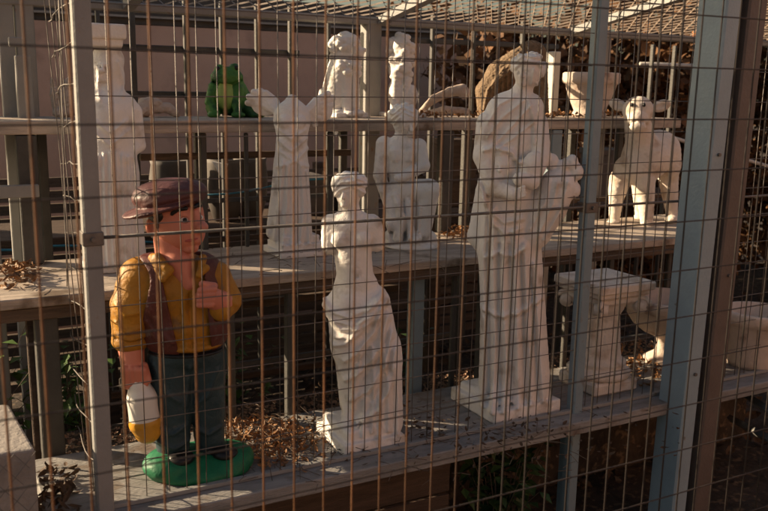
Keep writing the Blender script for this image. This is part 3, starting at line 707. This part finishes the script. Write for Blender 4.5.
# waistcoat: shell over the shirt, open in front
class Vest(Sculpt):
    def eval(s, X, Y, Z):
        D = Sculpt.eval(s, X, Y, Z)
        a, b = fr.p(160,262), fr.p(179,345); c, d = fr.p(203,262), fr.p(211,345)
        tz = np.clip((Z-b[2])/(a[2]-b[2]), -.3, 1.2)
        lx = b[0]+(a[0]-b[0])*tz; rx = d[0]+(c[0]-d[0])*tz
        D = np.where(Y < 0.02, np.maximum(D, np.minimum(X-lx, rx-X)), D)        # open front
        for ce, cb, r1 in ((fr.p(128,276), fr.p(114,345), 21*fr.s), (fr.p(238,270), fr.p(243,310), 19*fr.s)):
            ba = cb-ce; tt = np.clip(((X-ce[0])*ba[0]+(Z-ce[2])*ba[2])/(ba[0]**2+ba[2]**2), 0, 1)
            D = np.maximum(D, r1-np.sqrt((X-ce[0]-tt*ba[0])**2+(Z-ce[2]-tt*ba[2])**2))
        D = np.maximum(D, fr.p(185,348)[2]-Z); D = np.maximum(D, Z-fr.p(170,254)[2])
        return D
v_ = Vest(fr); torso(v_, 5.5); v_.lines([[(150,300),(158,320),(172,335)],[(148,315),(160,335)],[(212,300),(214,330)]], 1.6, 2.0); v_.build('waistcoat', 'vest', t, .0034, clip=False)
e = S_(); e.ell((187,349,-1),(37,26,4.5),2); e.build('belt', 'black', t, .003, clip=False)
e = S_(); e.cone((131,346,-4),(133,366,-8),12.5,11,4).ell((134,375,-10),(12,11,13),4)
for k in range(4): e.cone((125+k*6,370,-19),(127+k*6,386,-17),4.2,3.4,1.5)
e.cone((144,366,-14),(148,380,-18),4,3.5,2); e.build('hand', 'skin', t, .0028, clip=False)
e = S_(); e.cone((222,302,-18),(214,299,-24),11,10,4).ell((209,297,-27),(13,9,10),3)
for k in range(4): e.cone((214-k*.8,289+k*5.0,-33),(200-k*.3,290.5+k*4.8,-33),3.5,3.0,1.2)
e.cone((214,286,-28),(202,284,-32),3.6,3.2,2); e.build('hand', 'skin', t, .0026, clip=False)
e = S_(); e.chain([(136,372,-13),(139,386,-13),(142,398,-13),(145,421,-13)],[5,10,14,14.5],4); bo = e.build('bottle', 'white', t, .003, clip=False)
e = S_(); e.chain([(145.3,423,-13),(147.5,430,-13)],[15.4,13],2); c2 = e.build('bottle_foot', 'yellow', t, .003, clip=False)
# head
e = S_(); e.ell((177,216,2),(25,25,26),4).ell((183,228,-4),(21,21,22),5).ell((186,236,-8),(16,15,13),5).ell((171,233,-10),(12,9,10),6).ell((152,227,-4),(6,4.5,9),2).ell((151,227,-7.5),(2.6,2,5),1,sub=True)
e.ell((173,212,-19),(10,4,3),3,rot=-10).ell((202,227,-21),(5.8,7,5.2),2).cone((195,212,-18),(199,225,-19),3.5,4.5,3).ell((193,240,-19),(6,4,4.2),2.5).ell((190,248,-14),(8,7,5),3).ell((197,231,-17),(6,4,3),2).ell((184,220,-22),(4.2,2.5,3.2),2,sub=True).ell((199,217,-17),(3,2.2,3),2,sub=True)
e.build('head', 'skin', t, .0026, clip=False)
for c0 in ((184,220,-19.4),(198.5,217.5,-15)):
    q_ = S_(); q_.ell(c0,(4.4,2.6,2.9),1); q_.build('eye', 'white', t, .0018, clip=False)
    q_ = S_(); q_.ell((c0[0]+1.0,c0[1],c0[2]-2.4),(2.1,1.4,2.2),1); q_.build('pupil', 'black', t, .0014, clip=False)
q_ = S_(); q_.chain([(172,214,-22.5),(178,208.5,-25),(186,208.5,-25)],[1.8,2.6,2.0],1); q_.build('eyebrow', 'black', t, .0018, clip=False)
q_ = S_(); q_.chain([(194,207,-22),(198,205,-19),(201,206,-14)],[1.8,2.2,1.5],1); q_.build('eyebrow', 'black', t, .0018, clip=False)
q_ = S_(); q_.chain([(186,241,-23.5),(192,240.5,-24),(197,238.5,-21)],[1.0,1.5,.9],1); q_.build('mouth', 'lip', t, .0016, clip=False)
q_ = S_(); q_.ell((160,213,-1),(11,20,11),3).ell((158,222,-13),(3.2,4,7),2).ell((161,236,5),(7,11,8),3).ell((166,225,14),(18,15,18),4); q_.build('hair', 'black', t, .003, clip=False)
q_ = S_(); q_.ell((170,195,1),(35,31,16),5,rot=-6).ell((158,197,0),(23,25,13),5).ell((186,191,0),(15,22,11),5)
q_.ell((163,206,-3),(38,34,5),4,rot=-15)
q_.lines([[(150,190),(170,184),(190,188)],[(145,203),(170,196),(198,190)]], .8, 2.2); q_.func(bumps(60, .0018, 51)); q_.build('cap', 'cap', t, .0032, clip=False)

# ---- ionic pedestal
P0 = onZ(597, 385, ZB); pd = empty('pedestal', (P0[0]+.0, P0[1], ZB), 0, 'white fluted pedestal with scrolled capital and square top on the front shelf', 'pedestal')
H = onY(592, 290, P0[1]-.13)[2]-ZB
flute = lambda a, z: 1+.035*abs(math.cos(a*8)) if .12 < z < H-.12 else 1
w = MB(); w.lathe([(.07,.0),(.07,.01)], n=64) if False else None
prof = [(.0,.045),(.105,.045),(.112,.055),(.112,.068),(.100,.078),(.088,.084),(.094,.094),(.094,.102),(.078,.112),(.072,.13)]+[(.070-.010*i/8, .14+(H-.27)*i/8) for i in range(9)]+[(.068,H-.118),(.074,H-.108),(.078,H-.09),(.085,H-.075),(.0,H-.075)]
w.lathe(prof, n=96, flute=flute); w.build('shaft', 'plaster_old', pd, True)
w = MB(); w.box((-.10,-.10,0),(.10,.10,.045),.008); w.build('plinth', 'plaster_old', pd)
w = MB(); w.box((-.125,-.125,H-.03),(.125,.125,H),.005); w.box((-.112,-.112,H-.048),(.112,.112,H-.029),.004); w.box((-.092,-.092,H-.085),(.092,.092,H-.047),.012); w.build('capital', 'plaster_old', pd)
for sx, sy in ((-1,-1),(1,-1),(1,1),(-1,1)):
    w = MB(); c = np.array((sx*.090, sy*.090, H-.088)); ax_ = np.array((sx, -sy, 0.))/math.sqrt(2)
    pts = []; rr = []
    for i in range(26):
        a_ = i/25*2*math.pi*1.9; r_ = .033*(1-i/25*.8)
        pts.append(c+np.array((sx, sy, 0))/math.sqrt(2)*(math.cos(a_)*r_)+np.array((0,0,1))*(math.sin(a_)*r_)); rr.append(.009*(1-i/25*.4))
    w.tube(pts, rr, 8); w.tube([c-ax_*.024, c+ax_*.024], .020, 14); w.build('volute', 'plaster_old', pd, True)

# ---- pots
def pot(name, loc, prof, label, m='terra', n=56, cat='planter', fl=None):
    o = empty(name, loc, 0, label, cat)
    w = MB(); w.lathe(prof, n=n, flute=fl); w.build('bowl', m, o, True); return o
q = onZ(690, 372, ZB); 
po = pot('garden_urn', (q[0], q[1]+.14, ZB), [(0,.0),(.075,.0),(.075,.02),(.06,.03),(.035,.045),(.026,.075),(.034,.10),(.05,.11),(.085,.125),(.125,.155),(.148,.19),(.155,.215),(.165,.222),(.165,.255),(.158,.262),(.145,.262),(.13,.20),(.0,.15)], 'wide shallow stone urn on a short stem, half hidden behind the gate frame', 'terra', fl=lambda a, z: 1+.01*math.cos(a*16) if .12 < z < .2 else 1)
q = onZ(775, 372, ZB)
pot('stone_pot', (q[0], q[1]+.10, ZB), [(0,.0),(.095,.0),(.10,.02),(.105,.10),(.115,.16),(.125,.172),(.135,.18),(.138,.215),(.130,.222),(.118,.222),(.105,.16),(.0,.12)], 'cylindrical stone pot with thick rim on the front shelf at the right edge', 'terra')
q = onZ(590, 117, ZU); s_ = depth(onY(590, 100, q[1]))/f
pot('planter_bowl', (onY(590,100,3.04)[0], 3.04, ZU), [(0,0),(.062,0),(.065,.014),(.058,.03),(.066,.05),(.080,.085),(.094,.125),(.102,.148),(.110,.152),(.113,.160),(.113,.192),(.107,.198),(.095,.198),(.08,.15),(0,.08)][:] and [(a_*1.12, b_) for a_, b_ in ((0,0),(.066,0),(.070,.014),(.062,.03),(.070,.05),(.084,.085),(.096,.125),(.102,.148),(.108,.150),(.114,.158),(.114,.195),(.107,.2),(.095,.2),(.08,.15),(0,.08))], 'ribbed cream planter bowl on the top shelf right of the straw fan', 'terra', fl=lambda a, z: 1+.014*math.cos(a*20) if .06 < z < .16 else 1)

# ---- straw / carved fan behind the robed statue's head
fr = Frame(515, 117, ZU); t = statue('straw_fan', fr, 'brown shaggy straw fan arching behind the robed statue head on the top shelf', 'ornament')
s = Sculpt(fr); s.chain([(486,112,6),(488,92,6),(500,74,6),(518,62,6)],[9,12,13,13],6).ell((531,55,8),(15,9,14),5).cone((538,66,6),(543,112,6),9,6,5).ell((510,88,8),(16,7,24),6)
s.lines([[(482+i*6,120-i*2),(488+i*5,90-i*4),(504+i*5,68-i*3)] for i in range(6)], 1.8, 1.1, front=False); s.func(bumps(260, .0022, 61)); s.build('fan', 'straw', t, .0034)
# small cream curl and dry leaves
fr = Frame(452, 117, ZU); t = statue('curled_ornament', fr, 'cream curled plaster ornament lying among dry leaves on the top shelf', 'ornament')
s = Sculpt(fr); s.chain([(420,112,0),(434,99,-4),(450,92,-6),(462,90,-6)],[2.5,4,4.5,6],3).ell((464,93,-6),(6,5,6),2).chain([(426,114,-4),(445,110,-8),(466,112,-8)],[3,4,4],3); s.func(bumps(150,.001,5)); s.build('curl', 'stone', t, .003)
fr = Frame(145, 117, ZU); t = statue('lion_head_ornament', fr, 'small cream lion head ornament on the top shelf beside the column statue', 'ornament')
s = Sculpt(fr); s.ell((144,110,-4),(8,7,8),3).ell((150,103,0),(12,8,6),3).ell((141,112,-10),(4,4,4),2).chain([(150,108,0),(168,108,2),(176,114,2)],[6,5,4],3); s.func(bumps(220,.0018,15)); s.build('head', 'stone', t, .003)
fr = Frame(66, 117, ZU); t = statue('eagle_ornament', fr, 'rough brown winged ornament behind the side mesh at the left of the top shelf', 'ornament')
s = Sculpt(fr); s.ell((68,100,0),(10,9,17),5).chain([(58,112,0),(55,94,0),(52,80,0)],[5,4.5,2],4).chain([(76,108,0),(80,85,0),(77,62,0)],[6,5,2],4).ell((62,113,-4),(9,8,6),3).ell((70,84,-3),(6,6,7),3); s.func(bumps(230,.0025,17)); s.build('body', 'stone', t, .0034)

#==CLUTTER==
def leaf_area(u0, v0, u1, v1, Z, hgt, pw=1.):
    def fn(rr):
        u = u0+(u1-u0)*(rr.rand()+rr.rand())/2; v = v0+(v1-v0)*(rr.rand()+rr.rand())/2
        q = onZ(u, v, Z); e = max(0, 1-((u-(u0+u1)/2)/((u1-u0)/2))**2-((v-(v0+v1)/2)/((v1-v0)/2))**2)
        return (q[0], q[1], Z+.004+hgt*rr.rand()*e)
    return fn
tag(scatter('dry_leaves', 'leafdry', leaf_area(205,415,328,474,ZB,.042), 600, .0085, flat=.9, long=3.0, seed=3), 'heap of curled orange-brown dry leaves on the front shelf between capped man and goddess', 'leaves', kind='stuff')
tag(scatter('dry_leaves', 'leafdark', leaf_area(110,400,700,470,ZB,.02), 420, .008, flat=.5, long=2.4, seed=4), 'dark dry leaves strewn along the front shelf', 'leaves', kind='stuff')
tag(scatter('dry_leaves', 'leafdry', leaf_area(436,228,482,242,ZM,.03), 130, .010, flat=.8, long=2., seed=5), 'dry leaves on the middle shelf between bather and robed statue', 'leaves', kind='stuff')
tag(scatter('dry_leaves', 'leafdry', lambda rr: (1.75+rr.rand()*1.2, 2.95+rr.rand()*.2, ZU+.004+rr.rand()*.022), 260, .012, flat=.8, long=2.2, seed=6), 'dry leaves on the top shelf around the curled ornament and planter', 'leaves', kind='stuff')
tag(scatter('dry_leaves', 'leafdry', leaf_area(570,340,700,395,ZB,.02), 240, .012, flat=.7, long=2.2, seed=8), 'dry leaves around the pedestal and urn on the front shelf', 'leaves', kind='stuff')
tag(scatter('dry_leaves', 'leafdry', leaf_area(-8,262,42,292,ZM,.04), 110, .012, flat=.8, long=3., seed=9), 'dry leaves on the middle shelf at the far left', 'leaves', kind='stuff')
tag(scatter('dry_leaves', 'leafdark', leaf_area(38,462,80,520,ZB,.03), 90, .012, flat=.8, long=2.6, seed=10), 'dark leaf litter on the front shelf outside the cage corner', 'leaves', kind='stuff')
tag(scatter('ground_litter', 'leafdark', lambda rr: (-1+rr.rand()*7, 2.3+rr.rand()*2, .01+rr.rand()*.05), 2500, .03, flat=.7, long=2., seed=11), 'dark leaf litter on the ground under the shelves', 'leaf litter', kind='stuff')
tag(scatter('gravel_strip', 'gravel', lambda rr: (.2+rr.rand()*2.8, 2.44+rr.rand()*.26, .44+rr.rand()*.012), 2600, .012, flat=.6, long=1.2, seed=12), 'pale gravel on the ledge behind the front shelf', 'gravel', kind='stuff')
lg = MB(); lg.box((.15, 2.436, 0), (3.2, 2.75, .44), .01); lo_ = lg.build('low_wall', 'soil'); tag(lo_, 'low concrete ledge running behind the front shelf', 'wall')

def twigs(fn, n, seed, label):
    rr = np.random.RandomState(seed); mb = MB()
    for i in range(n):
        c = np.array(fn(rr)); a = rr.rand()*6.28; L_ = .02+.06*rr.rand(); d = np.array((math.cos(a), math.sin(a), (rr.rand()-.3)*.5))
        p_ = c+np.array((0,0,.002)); mb.tube([p_-d*L_*.5+np.array((0,0,.001)), p_+np.array((0,0,.006*rr.rand())), p_+d*L_*.5], [.0012,.001,.0006], 4)
    tag(mb.build('twigs', 'bark'), label, 'twigs', kind='stuff')
twigs(leaf_area(180,400,360,490,ZB,.06), 160, 30, 'thin dark twigs poking out of the leaf heap')
twigs(leaf_area(150,400,640,490,ZB,.02), 140, 31, 'thin brown twigs strewn on the front shelf')
twigs(leaf_area(-20,258,60,296,ZM,.03), 24, 32, 'thin twigs among the leaves at the far left of the middle shelf')
twigs(leaf_area(100,240,480,290,ZM,.005), 50, 33, 'thin twigs on the middle shelf behind the capped man')
for (u_, v_, r_, lab) in ((220,170,.035,'white triangular piece leaning below the frog'),(255,132,.02,'small white triangular piece under the top shelf left of the winged statue'),(335,132,.022,'small white triangular piece under the top shelf below the lion')):
    q = onY(u_, v_, 3.6); mb = MB(); mb.add([(-r_,0,r_),(r_*.8,.01,r_*.7),(.2*r_,0,-r_),(-r_,.02,r_),(r_*.8,.03,r_*.7),(.2*r_,.02,-r_)],[(0,2,1),(3,4,5),(0,1,4,3),(1,2,5,4),(2,0,3,5)])  # small white triangular pieces set behind the rack
    o = mb.build('white_triangle', 'white', None, loc=(q[0], 3.6, q[2])); o.rotation_euler = (0, 0, -.6); tag(o, lab, 'shard')
def plant(name, c, n, h, rad, label, m='leaf', size=.03, seed=1, cat='plant', group=None):
    o = empty(name, c, 0, label, cat, group); rr = np.random.RandomState(seed); mb = MB(); lv = MB()
    for i in range(n):
        a = rr.rand()*6.28; r0 = rad*rr.rand()*.5; tip = np.array((math.cos(a)*rad*rr.rand(), math.sin(a)*rad*rr.rand(), h*(.5+.5*rr.rand())))
        base = np.array((math.cos(a)*r0*.3, math.sin(a)*r0*.3, 0)); mid = (base+tip)/2+np.array((0, 0, .1*h))
        mb.tube([base, mid, tip], [.003, .002, .001], 4)
        for k in range(6):
            t_ = .35+.65*k/5; p_ = base*(1-t_)**2+2*mid*t_*(1-t_)+tip*t_*t_
            d = rr.randn(3); d[2] *= .4; d /= np.linalg.norm(d); w_ = np.cross(d, (0, 0, 1)); w_ /= np.linalg.norm(w_); l_ = size*(.7+.6*rr.rand())
            lv.add([p_, p_+d*l_*.5+w_*l_*.35, p_+d*l_*1.1-np.array((0,0,.3*l_)), p_+d*l_*.5-w_*l_*.35, p_+d*l_*.5+np.array((0,0,-.12*l_))], [(0,1,4),(1,2,4),(2,3,4),(3,0,4)])
    mb.build('stem', 'bark', o); lv.build('foliage', m, o); return o
plant('leafy_plant', (.02, 3.0, .15), 60, .62, .32, 'bright green leafy plant under the shelf at the far left', 'leaf', .05, 1)
plant('leafy_plant', (.38, 2.95, .3), 30, .36, .2, 'green weed behind the capped man, under the middle shelf', 'leaf', .04, 2)
plant('leafy_plant', (.95, 3.05, .2), 40, .42, .28, 'green weed seen left of the goddess legs, under the middle shelf', 'leaf', .04, 3)
plant('leafy_plant', (1.62, 3.0, .2), 30, .40, .25, 'green weed between goddess and robed statue, under the middle shelf', 'leafdeep', .04, 4)
plant('leafy_plant', (1.62, 2.14, .02), 40, .42, .22, 'dark weed growing under the front shelf beside the slim cage post', 'leafdeep', .05, 5)
plant('leafy_plant', (1.1, 2.3, .02), 30, .30, .22, 'dark weed low under the front shelf below the goddess', 'leafdeep', .05, 6)
# boards under the front shelf
for i, (x0, x1, z1, lab) in enumerate(((.55, 1.40, .40, 'old brown wooden box under the front shelf'),)):
    o = empty('wooden_box', (x0, 2.12, 0), 0, lab, 'box')
    for k in range(3):
        w = MB(); w.box((0, 0, .02+k*.13), (x1-x0, .02, .14+k*.13), .003); w.build('board', 'wood2', o)
    w = MB(); w.box((0, .022, .0), (.03, .3, z1)); w.build('side_panel', 'slat', o)
    w = MB(); w.box((x1-x0-.03, .022, 0), (x1-x0, .3, z1)); w.build('side_panel', 'slat', o)
# bottom right rails
br = empty('base_frame', (2.9, 1.9, 0), 0, 'dark grey metal base frame low at the bottom right', 'frame')
for (a_, b_) in (((735,388),(790,424)),((730,418),(790,450))):
    A = onY(*a_, 2.35); B = onY(*b_, 1.75); w = MB(); l = np.array(br.location)
    w.tube([A-l, B-l], .016, 4); w.build('rail', 'greypaint', br)
# background crates and pots between middle and top shelf / under it
def crate(name, u0, v0, u1, v1, Y, Zb, dep, m, label, cat):
    a, b = onY(u0, v1, Y), onY(u1, v0, Y); o = empty(name, (a[0], Y, Zb), 0, label, cat)
    hgt = b[2]-Zb; w_ = b[0]-a[0]
    w = MB(); w.box((0,0,0),(w_,dep,hgt),.006); w.build('body', m, o)
    w = MB(); w.box((-.006,-.006,hgt-.03),(w_+.006,dep+.006,hgt+.004),.003); w.build('rim', m, o); return o
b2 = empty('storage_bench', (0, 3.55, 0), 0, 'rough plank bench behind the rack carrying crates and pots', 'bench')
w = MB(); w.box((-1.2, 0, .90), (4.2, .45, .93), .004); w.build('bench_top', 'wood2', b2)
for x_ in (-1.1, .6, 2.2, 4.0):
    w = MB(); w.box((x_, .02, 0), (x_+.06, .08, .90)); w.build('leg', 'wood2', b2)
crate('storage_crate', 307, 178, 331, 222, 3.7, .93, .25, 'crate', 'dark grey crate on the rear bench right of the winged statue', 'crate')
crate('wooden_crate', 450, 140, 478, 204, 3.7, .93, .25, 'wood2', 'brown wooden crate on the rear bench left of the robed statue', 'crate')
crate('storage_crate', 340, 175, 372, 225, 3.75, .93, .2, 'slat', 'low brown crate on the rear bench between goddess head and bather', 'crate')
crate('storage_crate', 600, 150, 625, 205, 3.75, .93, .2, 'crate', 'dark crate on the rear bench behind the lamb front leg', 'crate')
for i, (u, v, r_, lab) in enumerate(((225,165,.09,'dark round pot on the rear bench below the frog'),(250,168,.08,'dark round pot on the rear bench left of the winged statue'),(545,180,.08,'dark round pot on the rear bench behind the horn of plenty'),(170,170,.09,'dark round pot on the rear bench left of the frog'))):
    q = onY(u, v, 3.72); o = empty('dark_pot', (q[0], 3.72, .93), 0, lab, 'pot', 'dark pots on the rear bench')
    w = MB(); w.lathe([(0,0),(r_*.6,0),(r_*.95,.10),(r_,.2),(r_*.9,.26),(r_*.95,.28),(r_*.85,.28),(r_*.8,.2),(0,.1)], n=28); w.build('body', 'crate', o, True)
w = MB(); w.tube([onY(206,195,3.3)+np.array((0,0,-.002*k_)) if k_ == 0 else onY(206+k_*20, 195-k_*2.6+2*math.sin(k_), 3.3) for k_ in range(7)], .004, 6)
tag(w.build('blue_cord', 'bluerope', None, True), 'thin blue cord strung under the top shelf behind the winged statue', 'cord')
w = MB(); w.tube([onY(0+k_*22, 250-k_*1.3+1.5*math.sin(k_*2), 3.5) for k_ in range(12)], .005, 6)
tag(w.build('blue_cord', 'bluerope', None, True), 'second blue cord stretched low from the far left to the winged statue base', 'cord')
w = MB(); w.tube([onY(640,64,4.0), onY(700,66,4.0)], .012, 8); tag(w.build('pale_pipe', 'pipe', None, True), 'short pale pipe in sun at upper right above the lamb', 'pipe')
w = MB(); w.tube([onY(640,128,3.9), onY(700,146,3.8), onY(800,176,3.7)], .012, 8); tag(w.build('pale_pipe', 'pipe', None, True), 'long pale sloping pipe behind the lamb and the gate frame', 'pipe')
q = onY(695, 35, 3.7); fl = empty('orange_float', (q[0], 3.7, q[2]), 0, 'small orange ball hanging at the upper right beside the gate frame', 'ball')
w = MB(); w.lathe([(0,-.025)]+[(.022*math.sin(a_), -.025*math.cos(a_)) for a_ in np.linspace(.2, 2.9, 10)]+[(0,.025)], n=20); w.build('ball', 'orange', fl, True)
w = MB(); w.tube([(0,0,.02),(0,0,.5)], .002, 5); w.build('string', 'galv', fl)

#==TREES==
def tree(name, c, h, rad, label, m, n, size, seed, z0=.2, group=None, mb2=None):
    o = empty(name, c, 0, label, 'tree' if h > 2.4 else 'shrub', group); rr = np.random.RandomState(seed)
    tr = MB(); tr.tube([(0,0,0),(.05,.02,h*.4),(0,.05,h*.8)], [.07,.05,.02], 8); cl = []
    for i in range(22):
        a = rr.rand()*6.28; r_ = rad*(.3+.7*rr.rand()); z = z0+(h-z0)*rr.rand(); cl.append((np.array((math.cos(a)*r_*.8, math.sin(a)*r_*.8, z)), rad*(.25+.25*rr.rand())))
        if i < 9: tr.tube([(0,0,z*.7),tuple((cl[-1][0]*np.array((.5,.5,1))-np.array((0,0,.1)))),tuple(cl[-1][0])], [.03,.018,.006], 5)
    tr.build('trunk', 'bark', o)
    lv = MB()
    for i in range(n):
        p_, r_ = cl[rr.randint(len(cl))]; d = rr.randn(3); d /= np.linalg.norm(d); p_ = p_+d*r_*rr.rand()**.4
        d = rr.randn(3); d /= np.linalg.norm(d); w_ = np.cross(d, rr.randn(3)); w_ /= np.linalg.norm(w_); l_ = size*(.6+.8*rr.rand())
        lv.add([p_-d*l_*.5, p_+w_*l_*.3, p_+d*l_*.5, p_-w_*l_*.3], [(0,1,2,3)])
    lv.build('crown', m, o); return o
for i, (u, Y, h, lab) in enumerate(((520,5.0,1.9,'brown-leaved hedge shrub behind the planter bowl'),(590,5.2,2.0,'brown-leaved hedge shrub behind the slim cage post'),(660,5.0,3.2,'brown-leaved hedge shrub behind the lamb'),(720,5.3,3.4,'brown-leaved hedge shrub behind the gate frame'),(790,5.0,3.3,'orange-brown hedge shrub at the right edge of the view'),(850,4.2,3.2,'orange-brown hedge shrub beyond the right edge'))):
    q = onY(u, 100, Y); tree('hedge_shrub', (q[0], Y, 0), h, .95, lab, 'leafautumn', 7500, .085, 70+i, .02, 'autumn hedge shrubs at the right')
# unseen tree and pillar added at the left to shade the yard
SHADE = True
#==SHADERS OF LIGHT==
if SHADE:
    tree('shade_tree', (-1.0, 4.3, 0), 3.4, .95, 'leafy tree added left of the rack to dapple the sun, unseen', 'leafdeep', 1200, .085, 91, 1.7)
    pl = MB(); pl.box((-.17, -.11, 0), (.17, .11, 4.6), .01); tag(pl.build('shade_pillar', 'bounce_wall', None, loc=(-1.6, 5.13, 0), rz=R(40)), 'unseen tall pillar added beyond the left end of the rack to shade the gate frame', 'pillar')

# unseen wall added across the path to bounce warm sun onto the statues
hs = empty('bounce_wall', (0, -2.6, 0), 0, 'unseen sunlit wall added behind the viewer to bounce warm light', 'building')
w = MB(); w.box((.8, -.3, .9), (9, 0, 3.6)); w.build('wall', 'bounce_wall', hs); w = MB(); w.box((.8, -.3, 0), (9, .02, .9)); w.build('plinth', 'slat', hs)

#==LIGHT==
AZ, EL = R(-50), R(19)            # azimuth measured from +Y towards +X
to_sun = Vector((math.sin(AZ)*math.cos(EL), math.cos(AZ)*math.cos(EL), math.sin(EL)))
sd = bpy.data.lights.new('sun', 'SUN'); sd.energy = 5.0; sd.angle = R(.5); sd.color = (1, .78, .52)
so = bpy.data.objects.new('sun', sd); COL.objects.link(so); so.rotation_euler = (-to_sun).to_track_quat('-Z', 'Y').to_euler(); so.location = to_sun*20
W = bpy.data.worlds.new('World'); scene.world = W; W.use_nodes = True; nt = W.node_tree
sk = nt.nodes.new('ShaderNodeTexSky'); sk.sky_type = 'NISHITA'; sk.sun_disc = False; sk.sun_elevation = EL; sk.sun_rotation = AZ % (2*math.pi)
sk.air_density = 1.2; sk.dust_density = 3.5; sk.ozone_density = .6
nt.links.new(sk.outputs[0], nt.nodes['Background'].inputs[0]); nt.nodes['Background'].inputs[1].default_value = .05

#==CAMERA==
cd = bpy.data.cameras.new('cam'); co = bpy.data.objects.new('cam', cd); COL.objects.link(co); scene.camera = co
cd.sensor_width = 36; cd.lens = f/768*36; cd.clip_start = .05; cd.clip_end = 300
mw = Matrix([[MW[r][c] for c in range(3)] for r in range(3)]).to_4x4(); mw.translation = Vector(CAM); co.matrix_world = mw
cd.dof.use_dof = True; cd.dof.focus_distance = 2.7; cd.dof.aperture_fstop = 5.0
scene.render.engine = 'CYCLES'
scene.cycles.max_bounces = 8
vs_ = scene.view_settings; vs_.view_transform = 'Standard'; vs_.look = 'None'; vs_.gamma = 1; vs_.exposure = 1.2; vs_.use_curve_mapping = False
scene.render.resolution_x = 1024; scene.render.resolution_y = 681
